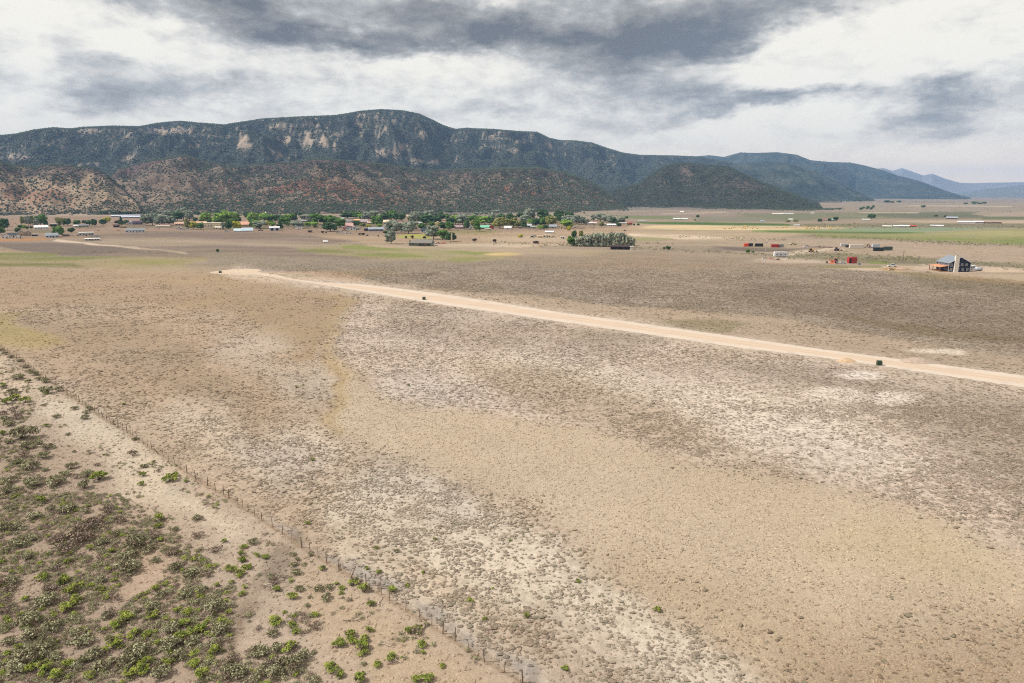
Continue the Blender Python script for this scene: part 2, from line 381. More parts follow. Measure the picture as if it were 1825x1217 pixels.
zp((214,194,176), [(380,595),(470,590),(520,630),(490,668),(410,660),(360,625)], 26, 1.0, w=.7)
zp((206,198,190), [(490,668),(570,660),(592,700),(560,716),(510,705)], 26, .9, w=.4)
zp((224,204,184), [(290,715),(370,715),(440,760),(480,830),(400,830),(330,790)], 26, 1.1, w=.75)
zp((226,208,190), [(480,755),(580,745),(620,790),(600,840),(520,830)], 24, 1.0, w=.75)
zp((204,196,188), [(430,780),(520,790),(560,850),(520,860),(440,820)], 24, .6, w=.45)
# right hand scrub, pale soil between low grey bushes
zp((222,200,182), [(640,535),(900,565),(1320,625),(1825,700),(3200,920),(3200,1500),(1825,990),(1560,880),(1290,830),(1060,762),(800,732),(690,705),(640,660),(600,600)], 8, 1.15, spk=.5)
zp((200,178,160), [(700,540),(1000,580),(1200,610),(1100,650),(850,620),(680,580)], 14, 1.5, w=.6)
zp((178,160,140), [(1250,630),(1450,655),(1825,720),(3000,920),(3000,1300),(1825,960),(1780,850),(1640,770),(1440,700)], 22, 1.7, w=.62)
zp((188,170,146), [(1000,590),(1120,588),(1160,606),(1080,615),(1010,605)], 8, 1.3, w=.6)
zp((238,220,202), [(1240,690),(1400,700),(1560,760),(1640,850),(1500,850),(1300,800),(1180,740)], 26, 1.05, w=.7)
zp((236,218,200), [(900,620),(1050,640),(1250,690),(1250,740),(1000,690),(820,650)], 18, 1.1, w=.6)
zp((196,172,146), [(830,640),(1000,660),(1180,720),(1300,790),(1400,850),(1200,795),(1000,740),(860,690)], 14, 1.2, w=.55)
zp((206,200,192), [(680,660),(780,660),(850,700),(780,725),(700,700)], 26, .9, w=.35)
zb((238,220,204), 1490, 705, 60, 14, .4, .9); zb((236,218,200), 1330, 712, 60, 10, .6, .7); zb((240,224,208), 1600, 712, 60, 10, .5, .8)
zb((238,222,206), 1530, 668, 50, 8, .15, .95); zb((238,220,200), 1660, 622, 42, 5, .2, .9)
# smooth dry grass sweeping to the lower right
zp((212,191,166), [(596,610),(636,680),(668,700),(760,722),(920,747),(1060,765),(1180,797),(1290,832),(1400,857),(1560,884),(1700,932),(1825,985),(3000,1400),(3000,3000),(1460,3000),(1400,1217),(1250,1120),(1120,1045),(1020,965),(960,905),(860,850),(720,812),(630,780),(604,720)], 12, .0, bare=1, spk=0)
zp((190,164,134), [(1100,1000),(1300,1040),(1500,1110),(1825,1060),(3000,1400),(3000,3000),(1460,3000),(1400,1217),(1250,1120),(1120,1045)], 50, .35, w=.55, bare=.8)
zp((176,150,124), [(1400,1130),(1600,1150),(1825,1130),(3000,1500),(3000,3000),(1440,3000)], 40, .6, w=.5, bare=.6)
zp((198,180,122), [(1500,930),(1700,960),(1760,1010),(1620,1000),(1480,960)], 30, 0, w=.35)
zl((200,174,130), [(628,512),(612,535),(596,556),(582,572),(578,592),(592,630),(600,690),(606,740),(618,772)], 10, 12, .05, w=.85)
zp((204,176,128), [(585,640),(610,640),(618,700),(630,760),(600,760),(592,700)], 14, .05, w=.5)
SHOULD = [(430,486),(524,499),(640,512),(800,536),(900,551),(1150,587),(1320,612),(1571,645),(1825,681),(2400,760)]
zl((230,210,192), SHOULD, 13, 9, .15, w=.8)
# pale ground between the fence and the grass
zp((224,207,186), [(640,850),(760,840),(880,890),(980,960),(1080,1030),(1240,1130),(1380,1217),(1460,1500),(1100,1500),(960,1217),(760,1080),(620,1000),(560,900)], 12, 1.25, spk=.2)
zp((212,202,192), [(640,820),(720,815),(850,870),(840,900),(740,880),(660,880)], 24, .8, w=.4)
zp((196,170,144), [(450,905),(560,930),(640,990),(760,1060),(860,1110),(1000,1217),(1060,1217),(900,1090),(760,1000),(620,930),(520,880)], 12, 1.0, w=.45)
zp((198,172,150), [(960,1080),(1100,1150),(1180,1260),(1000,1260),(860,1130)], 20, 1.5, w=.5)
zl((182,172,164), [(565,990),(640,1012),(700,1050),(760,1085),(830,1130),(900,1175),(990,1235)], 12, 8, .3, w=.8)
zl((182,170,162), [(482,934),(512,946)], 10, 5, .1, w=.8)
# --- the near side of the fence
FENCE = [(-120,542),(0,619),(38,645),(101,689),(141,716),(176,740),(234,776),(292,815),(340,848),(403,884),(434,905),(499,949),(538,976),(580,1001),(645,1040),(697,1072),(770,1116),(809,1142),(858,1175),(930,1217),(1010,1268)]
NEARP = [(-900,560),(0,625),(930,1216),(1200,1390),(1200,3000),(-3000,3000),(-3000,560)]
zp((200,178,158), NEARP, 2.5, .0, bare=.5, spk=0)
zp((222,204,182), [(60,690),(140,715),(240,790),(330,860),(430,950),(400,960),(300,900),(220,880),(170,820),(110,780)], 14, 0, w=.9)
zp((226,204,180), [(-60,640),(20,640),(60,690),(30,730),(-60,720)], 10, 0, w=.7)
zp((184,160,140), [(-600,760),(60,780),(200,900),(330,1000),(430,1080),(420,1400),(-600,1400)], 24, 0, w=.8)
zp((208,178,150), [(200,960),(300,1000),(360,1060),(300,1080),(230,1040)], 14, 0, w=.6)
zp((204,178,148), [(520,1000),(640,1060),(800,1150),(960,1260),(700,1260),(560,1120)], 16, 0, w=.7)
zl((158,138,120), [(520,962),(492,1010),(462,1060),(440,1100),(424,1150),(416,1230)], 20, 12, 0, w=.75)
zl((150,128,108), [(475,1050),(445,1100),(432,1160),(428,1230)], 6, 5, 0, w=.6)
zp((150,134,122), [(470,990),(520,980),(540,1010),(500,1050),(465,1040)], 12, 0, w=.5)
zp((176,166,158), [(300,860),(360,850),(350,880),(300,885)], 8, 0, w=.4)
zl((172,146,120), FENCE, 3, 3, .0, w=.7)

def warp_px(X, Y):
    "natural, ragged edges: the outlines are shifted by noise tied to the ground"
    dep = np.hypot(X, Y)
    wx = np.zeros_like(X); wy = np.zeros_like(X)
    for i, wl in enumerate((2.2, 6, 18, 55, 170, 520)):
        k = 0.26 * wl * np.clip(dep / (wl * 6.0) - .2, 0, 1) * np.clip(1.6 - dep / (wl * 60.0), 0, 1)
        wx += k * noise2(X / wl, Y / wl, 60 + i); wy += k * noise2(X / wl + 51, Y / wl - 7, 80 + i)
    px, py, fz = project(X + wx, Y + wy)
    far = sstep(dep, 420, 900)
    px2, py2, fz2 = project(X + wx * .6, Y + wy * .4)
    return px * (1 - far) + px2 * far, py * (1 - far) + py2 * far
def paint(X, Y):
    X = np.asarray(X, float).ravel(); Y = np.asarray(Y, float).ravel()
    px, py = warp_px(X, Y)
    C = np.tile(lin((200,176,152)), (len(X), 1)); D = np.full(len(X), .3); B = np.zeros(len(X)); S = np.full(len(X), .4)
    rx_, ry_, _f = project(X, Y); rx_ = rx_ + (px - rx_) * .12; ry_ = ry_ + (py - ry_) * .12; wpx, wpy = px, py
    for kind, c, pts, soft, dens, w, bare, spk in ZN:
        px, py = (rx_, ry_) if (pts is FENCE or pts is NEARP) else (wpx, wpy)
        if kind == 'b':
            x, y, rx, ry = pts
            m = (np.abs(px - x) < rx * 1.6) & (np.abs(py - y) < ry * 1.6)
            if not m.any(): continue
            q = np.hypot((px[m] - x) / rx, (py[m] - y) / ry); a_ = 1 - sstep(q, .6, 1.3)
        else:
            P_ = np.array(pts, float); s_ = soft if kind == 'p' else sum(soft)
            m = (px > P_[:, 0].min() - 2 * s_ - 2) & (px < P_[:, 0].max() + 2 * s_ + 2) & (py > P_[:, 1].min() - 2 * s_ - 2) & (py < P_[:, 1].max() + 2 * s_ + 2)
            if not m.any(): continue
            if kind == 'p':
                se = soft * (1 + 1.1 * sstep(py[m], 620, 900) * (pts is not NEARP)); a_ = 1 - sstep(poly_sd(px[m], py[m], pts), -se, se)
            else: a_ = 1 - sstep(line_d(px[m], py[m], pts), soft[0] - soft[1], soft[0] + soft[1])
            if kind == 'l' and soft[1] >= 5: a_ = a_ * (.35 + .65 * sstep(fbm(X[m], Y[m], 3.5, 3, 950), -.3, .25))
            if kind == 'p' and spk is not None and py[m].max() < 560: a_ = a_ * np.clip(.80 + .9 * fbm(X[m] * .35, Y[m], 22, 4, 955), .55, 1)
        a_ = a_ * w
        C[m] = C[m] * (1 - a_[:, None]) + lin(c) * a_[:, None]
        if dens is not None: D[m] = D[m] * (1 - a_) + dens * a_
        if bare is not None: B[m] = B[m] * (1 - a_) + bare * a_
        elif kind == 'p' and dens is not None: B[m] *= (1 - a_)
        if spk is not None: S[m] = S[m] * (1 - a_) + spk * a_
    B = np.maximum(B, .5 * (1 - sstep(poly_sd(rx_, ry_, NEARP), -2, 2)) * (rx_ > -400))
    return C, D, B, S, wpx, wpy

# ground: one sheet out to the horizon
KALB = 0.60
KGR = 0.555    # soil
azs = np.concatenate([np.arange(-180, -44, 4.0), np.linspace(-44, 44, 1150), np.arange(48, 181, 4.0)])
ss = np.concatenate([[4000, 2600, 1800, 1300], np.arange(1000, 160, -2.0), np.arange(160, 24, -.5), np.arange(24, 1.2, -.25), [.9, .5]])
rr = H * F / ss
AZ, RR = np.meshgrid(np.radians(azs), rr)
GX = (np.sin(AZ) * RR).ravel(); GY = (np.cos(AZ) * RR).ravel()
C, D, B, S, gpx, gpy = paint(GX, GY)
# broad soil mottling of the valley
mott = fbm(GX, GY, 90, 4, 3) * .5 + fbm(GX, GY, 14, 3, 9) * .5
lum = 1 + .14 * mott * sstep(np.hypot(GX, GY), 30, 100)
strp = fbm(GX * .12, GY, 60, 3, 21)      # long streaks left by wind and flood water
C = C.mean(1, keepdims=True) * .13 + C * .87
lm_ = C.mean(1, keepdims=True); C = C * (lm_ / .55) ** .22
C = C * (1 + .10 * fbm(GX, GY, 24, 4, 61) * (1 - sstep(np.hypot(GX, GY), 250, 600)))[:, None]
C = C * (lum + .17 * strp * sstep(GY, 350, 900))[:, None]
olv = sstep(fbm(GX * .3, GY, 45, 4, 23), .02, .35) * sstep(GY, 330, 600) * .30; C = C * (1 - olv[:, None]) + lin((150,144,104)) * olv[:, None]
warm = fbm(GX, GY, 40, 3, 33)
C = C * np.stack([1 + .03 * warm, np.ones_like(warm), 1 - .06 * warm], 1)
ff, lt = grid_faces(len(rr), len(azs))
gm, G, bs = new_mat('ground_soil', 1.0, 0.05)
ac = G.n('ShaderNodeAttribute', attribute_name='col'); asp = G.n('ShaderNodeAttribute', attribute_name='spk'); agr = G.n('ShaderNodeAttribute', attribute_name='grass')
pos = G.n('ShaderNodeNewGeometry').outputs['Position']
n1 = G.noise(pos, 1.1, 6, .68); n2 = G.noise(pos, 5.5, 4, .65); n3 = G.noise(pos, .16, 5, .55)
v = G.math('MULTIPLY', G.mapr(n1, .3, .7, .78, 1.16), G.mapr(n2, .3, .7, .80, 1.16))
v = G.math('MULTIPLY', v, G.mapr(n3, .3, .7, .95, 1.05))
base = G.mix(1.0, ac.outputs['Color'], G.n('ShaderNodeCombineColor', ins={0: v, 1: v, 2: v}).outputs[0], 'MULTIPLY')
# dead stalks and litter lying on the bare soil
lt_ = G.noise(pos, 3.6, 5, .72)
base = G.mix(G.math('MULTIPLY', G.mapr(lt_, .55, .66, 0, .55, True), G.mapr(n3, .3, .6, .4, 1.0)), base, tuple(lin((158, 134, 114)) * KALB))
# low scrub too far off to be made one by one: dark brown-grey crowns between the soil
vor = G.n('ShaderNodeTexVoronoi', feature='F1', ins={'Vector': pos, 'Scale': .75, 'Randomness': 1.0})
dots = G.mapr(G.math('ADD', vor.outputs['Distance'], G.math('MULTIPLY', G.math('SUBTRACT', n1, .5), .9)), .30, .62, 1.0, 0.0)
n4 = G.noise(pos, .045, 4, .6)
dots = G.math('MULTIPLY', dots, G.math('MULTIPLY', asp.outputs['Fac'], G.mapr(n4, .35, .62, .45, 1.15)))
base = G.mix(G.math('MULTIPLY', dots, .85, clamp=True), base, tuple(lin((118, 104, 88)) * KALB))
# dry grass tufts
gt = G.noise(pos, 3.2, 4, .7)
gtuft = G.math('MULTIPLY', G.mapr(gt, .46, .60, 0, 1, True), agr.outputs['Fac'])
base = G.mix(G.math('MULTIPLY', gtuft, .34), base, tuple(lin((170, 146, 114)) * KALB))
gl = G.math('MULTIPLY', G.mapr(G.noise(pos, 5.5, 3, .6), .5, .62, 0, 1, True), agr.outputs['Fac'])
base = G.mix(G.math('MULTIPLY', gl, .30), base, tuple(lin((232, 212, 178)) * KALB))
G.t.links.new(base, bs.inputs['Base Color'])
bmp = G.n('ShaderNodeBump', ins={'Strength': .8, 'Distance': .16, 'Height': G.math('ADD', n1, G.math('MULTIPLY', gt, .6))})
G.t.links.new(bmp.outputs[0], bs.inputs['Normal'])
ground = mesh_np('ground', np.stack([GX, GY, np.zeros_like(GX)], 1), ff, lt, gm, True, {'col': np.clip(C * KGR * np.array([1.0, 1.0, .985]), 0, 1), 'spk': S, 'grass': np.clip(B, 0, 1)})
tag(ground, kind='structure')

# ------------------------------------------------------------------ dirt road across the field
RT = [(430,482.3),(453,483.6),(490,489.5),(524,497.3),(575,503.5),(634,505.5),(708,513.5),(800,525.5),(900,541),(1000,556.5),(1150,577),(1320,601),(1460,621.5),(1571,635.5),(1683,650.5),(1825,669),(2100,706),(2600,772)]
RB = [(430,488.6),(453,489.2),(490,494),(524,500.2),(575,508),(640,518.5),(708,530),(800,545),(900,559),(1000,574),(1150,595.5),(1320,620.5),(1460,637),(1571,653),(1683,670),(1825,691),(2100,732),(2600,806)]
ti = np.linspace(0, len(RT) - 1, 700)
def along(pts, k):
    p = np.array([at(*q) for q in pts]); return np.stack([np.interp(k, np.arange(len(p)), p[:, i]) for i in (0, 1)], 1)
top, bot = along(RT, ti), along(RB, ti)
jt = noise2(ti * 9, ti * 0, 5)[:, None] * .9; jb = noise2(ti * 8, ti * 0 + 4, 6)[:, None] * .9
cdir = (top - bot) / np.linalg.norm(top - bot, axis=1)[:, None]
jt = jt * .8 + noise2(ti * 37, ti * 0, 15)[:, None] * .7 + noise2(ti * 90, ti * 0, 17)[:, None] * .4; jb = jb * .8 + noise2(ti * 33, ti * 0 + 4, 16)[:, None] * .7 + noise2(ti * 90, ti * 0, 18)[:, None] * .4
shr = .35
top = top + cdir * (jt - shr); bot = bot + cdir * (jb + shr)
NCR = 24
q = np.linspace(0, 1, NCR)
RV = bot[:, None, :] * (1 - q[None, :, None]) + top[:, None, :] * q[None, :, None]
rx, ry = RV[..., 0].ravel(), RV[..., 1].ravel(); qq = np.tile(q, len(ti))
tt_ = np.repeat(ti, NCR)
wob = .07 * noise2(tt_ * 2.5, qq * 0, 8)
cen = 1 - sstep(np.abs(qq - .5 + wob), .17, .30)
pale = lin((230,213,196)); org = lin((230,206,182))
rc = pale * (1 - cen[:, None]) + org * cen[:, None]
rut = np.exp(-((np.abs(qq - .5 + wob * .6) - .11) / .035) ** 2)
rc = rc * (1 - .12 * rut[:, None]) * (1 + .07 * fbm(rx, ry, 9, 4, 77))[:, None]
rc = rc * (1 - .10 * sstep(noise2(rx / 5, ry / 5, 71), .15, .5) * (1 - cen))[:, None]
zz = 0.03 + .10 * cen * 0 + .0 * qq
fr, lr = grid_faces(len(ti), NCR)
rm, Rn, rb_ = new_mat('road_dirt', 1.0, .05)
ra = Rn.n('ShaderNodeAttribute', attribute_name='col'); rp = Rn.n('ShaderNodeNewGeometry').outputs['Position']
rn = Rn.noise(rp, 1.6, 5, .65); rv = Rn.mapr(rn, .3, .7, .90, 1.07)
Rn.t.links.new(Rn.mix(1.0, ra.outputs['Color'], Rn.n('ShaderNodeCombineColor', ins={0: rv, 1: rv, 2: rv}).outputs[0], 'MULTIPLY'), rb_.inputs['Base Color'])
Rn.t.links.new(Rn.n('ShaderNodeBump', ins={'Strength': .5, 'Distance': .06, 'Height': rn}).outputs[0], rb_.inputs['Normal'])
tag(mesh_np('dirt_road', np.stack([rx, ry, zz], 1), fr, lr, rm, True, {'col': np.clip(rc * KALB * .96, 0, 1)}), kind='structure')
# turning circle at its far end
tc = [(372,485.2),(385,483),(410,480.2),(440,478.8),(462,480.2),(466,482.6),(455,485.5),(452,489.3),(430,490.2),(400,489.4),(380,487.5)]
tcp = np.array([at(*q_) for q_ in tc]); cc = tcp.mean(0)
k = np.linspace(0, len(tc), 90, endpoint=False); cl_ = np.vstack([tcp, tcp[:1]])
ring = np.stack([np.interp(k, np.arange(len(cl_)), cl_[:, i]) for i in (0, 1)], 1)
ring = cc + (ring - cc) * (1 + .04 * noise2(k * 1.7, k * 0, 3))[:, None]
rs = np.linspace(0, 1, 10)
VV = cc + (ring[None] - cc) * rs[:, None, None]
vx, vy = VV[..., 0].ravel(), VV[..., 1].ravel(); nc = 90
fi = []
for i in range(9):
    for j in range(nc):
        j2 = (j + 1) % nc; fi += [i * nc + j, i * nc + j2, (i + 1) * nc + j2, (i + 1) * nc + j]
c_ = lin((222,200,176)) * (1 + .09 * fbm(vx, vy, 12, 4, 5))[:, None]
tag(mesh_np('turning_circle', np.stack([vx, vy, np.full(len(vx), .038)], 1), fi, [4] * (len(fi) // 4), rm, True, {'col': np.clip(c_ * KALB, 0, 1)}), kind='structure')

# ------------------------------------------------------------------ hills and mountains
# crest line (pixel column, pixel row, distance) and foot line (pixel column, distance) of every ridge
def crest_arrays(pts):
    A_ = []; T_ = []; D_ = []
    for px, py, dist in pts:
        x, y, z = pix_dir(px, py); A_.append(np.arctan2(x, y)); T_.append(z / np.hypot(x, y)); D_.append(dist)
    return np.array(A_), np.array(T_), np.array(D_, float)
def foot_arrays(pts):
    A_ = []; D_ = []
    for px, dist in pts:
        x, y, z = pix_dir(px, 370); A_.append(np.arctan2(x, y)); D_.append(dist)
    return np.array(A_), np.array(D_, float)
L_MESA = ([(-500,262,5200),(-300,250,5000),(-100,246,4800),(0,241,4700),(30,238,4600),(60,231,4500),(95,227,4450),(125,229,4500),(150,226,4500),(200,224,4600),(250,225,4700),(280,219,4700),(320,215.5,4700),(360,219,4600),(400,222,4500),(430,217,4400),(470,211,4300),(530,208,4300),(600,205,4300),(640,198,4300),(680,194.5,4300),(720,197,4300),(748,203,4350),(770,213,4450),(790,223,4650),(812,230,4900),(830,228,5000),(880,230,5100),(930,234,5200),(957,235,5200),(980,246,5400),(1000,250,5500),(1020,250,5600),(1055,254,5700),(1080,263,5900),(1110,272,6100),(1140,276,6300),(1200,277,6600),(1250,279,6900),(1300,288,7000),(1340,300,7000),(1400,325,7000),(1450,350,7000)],
          [(-500,2900),(0,2900),(300,2900),(600,2900),(900,3100),(1100,3500),(1300,4100),(1450,4500)])
L_RED = ([(100,385,2400),(150,352,2500),(185,322,2650),(210,300,2800),(250,288,2900),(290,280,2950),(330,274,3000),(350,281,2950),(380,290,2850),(420,293,2750),(470,291,2700),(520,288,2650),(560,281,2600),(600,283,2600),(650,287,2600),(700,293,2650),(760,303,2700),(820,300,2800),(900,297,2900),(960,297,3000),(1010,306,3050),(1050,320,3050),(1090,345,3000),(1120,366,2900)],
         [(100,2150),(230,1950),(300,1850),(450,1720),(640,1660),(830,1760),(900,1800),(1050,1880),(1120,2100)])
L_LEFT = ([(-500,270,2700),(-250,276,2600),(-60,282,2500),(0,285,2400),(20,292,2380),(60,295,2350),(95,291,2300),(130,294,2280),(165,298,2250),(185,307,2200),(205,322,2150),(225,340,2080),(248,362,2000)],
          [(-500,2000),(0,1950),(100,1900),(200,1850),(250,1850)])
L_CONE = ([(1000,380,2600),(1060,345,2900),(1090,338,3000),(1136,327,3100),(1180,296,3300),(1205,290,3350),(1227,289,3400),(1250,292,3500),(1295,294,3700),(1322,307,3700),(1350,319,3800),(1378,330,3900),(1430,350,4000),(1475,366,4100),(1500,371,4100)],
          [(1000,2300),(1080,2350),(1140,2550),(1200,2500),(1330,2250),(1430,2150),(1500,2400)])
L_SPUR = ([(1180,330,5200),(1240,305,5600),(1300,295,5900),(1340,289,6000),(1370,287,6000),(1410,291,6000),(1440,300,6000),(1490,322,6000),(1540,346,5800),(1560,356,5600)],
          [(1180,3900),(1300,4000),(1400,4100),(1470,4600),(1560,5000)])
L_BLUE = ([(1150,290,10000),(1200,281,10000),(1265,276,9800),(1290,279,9600),(1320,271,9400),(1345,272,9300),(1385,270.5,9300),(1420,275,9300),(1445,285,9300),(1480,288,9300),(1515,289,9400),(1540,294,9500),(1575,303,9500),(1600,312,9500),(1640,322,9500),(1680,337,9500),(1710,347,9500),(1740,354,9500),(1790,360,9500)],
          [(1150,5600),(1390,5300),(1470,5600),(1520,7200),(1600,7000),(1700,6800),(1760,7500),(1790,8500)])
def prof_mesa(t):
    return np.interp(t, [0, .15, .35, .55, .72, .79, .825, .90, 1.0], [0, .07, .24, .46, .67, .745, .815, .90, 1.0])
def prof_red(t):
    return np.interp(t, [0, .18, .40, .62, .80, .90, 1.0], [0, .12, .33, .58, .82, .94, 1.0])
def prof_soft(t):
    return np.interp(t, [0, .2, .5, .8, 1.0], [0, .13, .46, .82, 1.0])
LAYERS = [(L_MESA, prof_mesa, .44, 1), (L_RED, prof_red, .46, 2), (L_LEFT, prof_red, .30, 3), (L_CONE, prof_soft, .52, 4), (L_SPUR, prof_soft, .30, 5), (L_BLUE, prof_soft, .30, 6)]

def terrain(az, r):
    X = np.sin(az) * r; Y = np.cos(az) * r
    wx = fbm(X, Y, 600, 3, 101) * 120; wy = fbm(X, Y, 600, 3, 131) * 120
    rid = lambda wl, s: 1 - 2.2 * np.abs(noise2((X + wx) / wl, (Y + wy) / wl, s))
    best = np.full(az.shape, -30.0); lay = np.zeros(az.shape, int); tt = np.zeros(az.shape)
    for (cr, ft), prof, amp, idx in LAYERS:
        ca, ct, cd = crest_arrays(cr); fa, fd = foot_arrays(ft)
        m = (az >= ca[0]) & (az <= ca[-1])
        tan = np.interp(az, ca, ct); Dc = np.interp(az, ca, cd); Db = np.interp(az, fa, fd)
        Dc = Dc + 60 * noise2(az * 60, az * 0, idx)
        if idx > 1: Db = Db + 90 * fbm(az * 1000, az * 0, 60, 3, 350 + idx)
        if idx in (2, 3, 4): tan = tan + .0016 * fbm(az * 1000, az * 0, 14, 4, 370 + idx)
        Hc = np.maximum(H + tan * Dc, 5)
        t = (r - Db) / (Dc - Db)
        w = np.clip(t * 4 * (1 - t), 0, 1) ** .8
        big = rid(1300, 190 + idx) * .35 + rid(520 if idx != 6 else 900, 200 + idx) * .6 + rid(230 if idx != 6 else 420, 220 + idx) * .36 + rid(95, 240 + idx) * .22
        t2 = t + amp * (big - .35) * w * .75
        h = prof(np.clip(t2, 0, 1)) * Hc
        h = h + w * 14 * fbm(X, Y, 60, 3, 300 + idx) + 3.0 * noise2(X / 22, Y / 22, 310) * np.clip(t * 6, 0, 1)
        over = t > 1
        h = np.where(over, Hc - (r - Dc) * (.10 if idx == 1 else .22), h)
        lim = H + tan * r - 3
        h = np.where(over, h, np.minimum(h, np.maximum(lim - (1 - t) * 12, -2)) if idx != 0 else h)
        h = np.where(t < 0, -30 + t * 5, h)
        h = np.where(m, h, -60)
        pick = h > best
        best = np.where(pick, h, best); lay = np.where(pick, idx, lay); tt = np.where(pick, t2, tt)
    return best, lay, tt
taz = np.radians(np.linspace(-44, 40.5, 1250))
tr = np.concatenate([np.geomspace(1600, 6500, 400), np.geomspace(6530, 14000, 110)])
TA, TR = np.meshgrid(taz, tr)
TZ, TL, TT = terrain(TA, TR)
TX = np.sin(TA) * TR; TY = np.cos(TA) * TR
TPX, TPY, _ = project(TX, TY, TZ)
# slope
gz_r = np.gradient(TZ, axis=0) / np.gradient(TR, axis=0); gz_a = np.gradient(TZ, axis=1) / (np.gradient(TA, axis=1) * TR)
slope = np.hypot(gz_r, gz_a)
x_, y_ = TX, TY
nA = fbm(x_, y_, 260, 4, 401); nB = fbm(x_, y_, 70, 4, 411); nC = fbm(x_, y_, 28, 3, 421)
soil = np.zeros(TZ.shape + (3,)); veg = np.zeros(TZ.shape)
tan_ = lin((188,168,146)); red = lin((170,122,102)); pur = lin((128,108,104)); forest = lin((74,86,76)); grey = lin((150,140,136)); cliff = lin((214,192,168)); dkr = lin((150,116,100))
def mixw(a_, b_, w): return a_ * (1 - w[..., None]) + b_ * w[..., None]
for idx in range(0, 7):
    m = TL == idx
    if idx == 0: c0 = np.broadcast_to(tan_, soil.shape).copy(); v0 = np.full(TZ.shape, .3)
    if idx == 1:
        c0 = mixw(np.broadcast_to(lin((112,114,106)), soil.shape), lin((92,98,90)), sstep(nA, -.2, .3))
        sp = np.zeros(TZ.shape); wob_x = 9 * nB; wob_y = 4 * nB + 3 * nC
        for (bx, by, ex, ey, k_) in [(162,235,22,4,1),(222,236,20,4,.8),(285,234,26,5,1.3),(318,233,18,5,1.2),(352,231,20,4,1),(345,262,12,7,.5),(225,285,18,9,.6),(140,300,30,10,.3),
                                     (432,250,12,14,1.2),(440,262,14,8,.8),(492,225,20,4,1),(555,223,36,3.5,1.1),(510,250,12,9,.8),(548,250,12,14,1.1),(575,254,10,14,1),(600,240,10,6,.5),(645,234,8,10,.7),(672,242,6,10,.55),(692,240,6,12,.5),
                                     (660,208,22,3.5,.8),(640,222,14,4,.7),(742,226,8,11,.8),(755,240,8,10,.8),(715,262,18,8,.9),(690,272,26,7,.8),(760,288,34,5,.8),(600,262,20,7,.6),(500,278,30,8,.5),(700,215,20,3,.7),
                                     (30,280,26,5,.8),(820,240,22,4,.5),(890,240,40,4,.6),(935,252,26,5,.6),(915,268,12,5,.8),(870,268,20,4,.5),(1090,290,24,5,.4),(1180,300,20,6,.4),(290,262,30,4,.3),(80,255,30,10,.4)]:
            q_ = ((TPX + wob_x - bx) / ex) ** 2 + ((TPY + wob_y - by) / ey) ** 2
            sp = np.maximum(sp, k_ * np.exp(-q_ * .9))
        sp = np.clip((sp + .95 * nC + .45 * nB + .15 * fbm(TA * 4000, TR * .15, 14, 2, 431)) * 1.7 - .5, 0, 1) * (sp > .05)
        talus = sstep(nB + nC * .6 + .35 * nA, .22, .5) * sstep(TT, .3, .45) * (1 - sstep(TT, .86, .9)) * (1 - sstep(TPX, 1000, 1200) * .7)
        strat = np.zeros(TZ.shape)
        for zc_, wd_ in ((.93, .010), (.86, .012), (.79, .008), (.70, .010), (.61, .007)):
            hh_ = TZ / np.maximum(H + np.interp(TA, *crest_arrays(L_MESA[0])[:2]) * np.interp(TA, crest_arrays(L_MESA[0])[0], crest_arrays(L_MESA[0])[2]), 50)
            strat = np.maximum(strat, np.exp(-((hh_ - zc_ - .012 * nB) / wd_) ** 2) * sstep(nA + .8 * nB + .3 * nC, -.05, .30))
        sp = np.maximum(sp, strat * .75 * (1 - .6 * sstep(TPX, 1000, 1250)))
        band = sp; band2 = 0
        c0 = mixw(c0, cliff, np.clip(sp, 0, 1) * .95)
        c0 = mixw(c0, lin((176,162,152)), np.clip(talus, 0, 1) * .3 * (1 - sp))
        v0 = np.clip(1.2 - 1.25 * sp - .4 * talus - .05 * sstep(slope, .6, 1.0), .02, 1.25)
        v0 = np.where((TT > .9) & (sp < .3), 1.25, v0)
    if idx == 2:
        c0 = mixw(np.broadcast_to(lin((168,146,128)), soil.shape), pur, sstep(TT + .25 * nB, .60, .78))
        c0 = mixw(c0, tan_, sstep(nA, -.05, .35) * .7 * (1 - sstep(TPX, 380, 520) * .6))
        rr_ = sstep(nA * .6 + nB * .7 + .12, .0, .28) * np.exp(-((TT - .40) / .20) ** 2) * sstep(TPX, 300, 420)
        c0 = mixw(c0, red, np.clip(rr_ * 1.15, 0, 1))
        v0 = .85 + .75 * sstep(nB + nA * .5, -.25, .25) - .55 * rr_ - .25 * sstep(TT, .72, .85)
        v0 = v0 + .9 * (1 - sstep(TT, .08, .26)) + .45 * sstep(TPX, 700, 1000)
        v0 = v0 * (1 - .55 * sstep(-TPX, -400, -260))
    if idx == 3:
        c0 = mixw(np.broadcast_to(lin((204,178,150)), soil.shape), pur, sstep(TT + .2 * nB, .66, .85))
        rr_ = sstep(nB + nA, .02, .30) * np.exp(-((TT - .4) / .2) ** 2)
        c0 = mixw(c0, lin((180,132,106)), rr_ * .75)
        v0 = .62 + .55 * sstep(nB, -.1, .35) - .25 * rr_ + .5 * (1 - sstep(TT, .02, .14)) + .25 * sstep(TT, .75, .9)
    if idx == 4:
        c0 = mixw(np.broadcast_to(lin((94,92,82)), soil.shape), lin((112,102,92)), sstep(nB + nA, .05, .35))
        v0 = 1.15 + .3 * sstep(nA, -.2, .2) - .5 * sstep(nB + .5 * slope, .35, .6)
        stack = np.exp(-((TPX - 1222) / 12) ** 2 - ((TPY - 305) / 16) ** 2) + .8 * np.exp(-((TPX - 1340) / 45) ** 2 - ((TPY - 330) / 14) ** 2)
        c0 = mixw(c0, lin((136,118,110)), np.clip(stack * 1.1, 0, 1)); v0 = v0 - .55 * stack
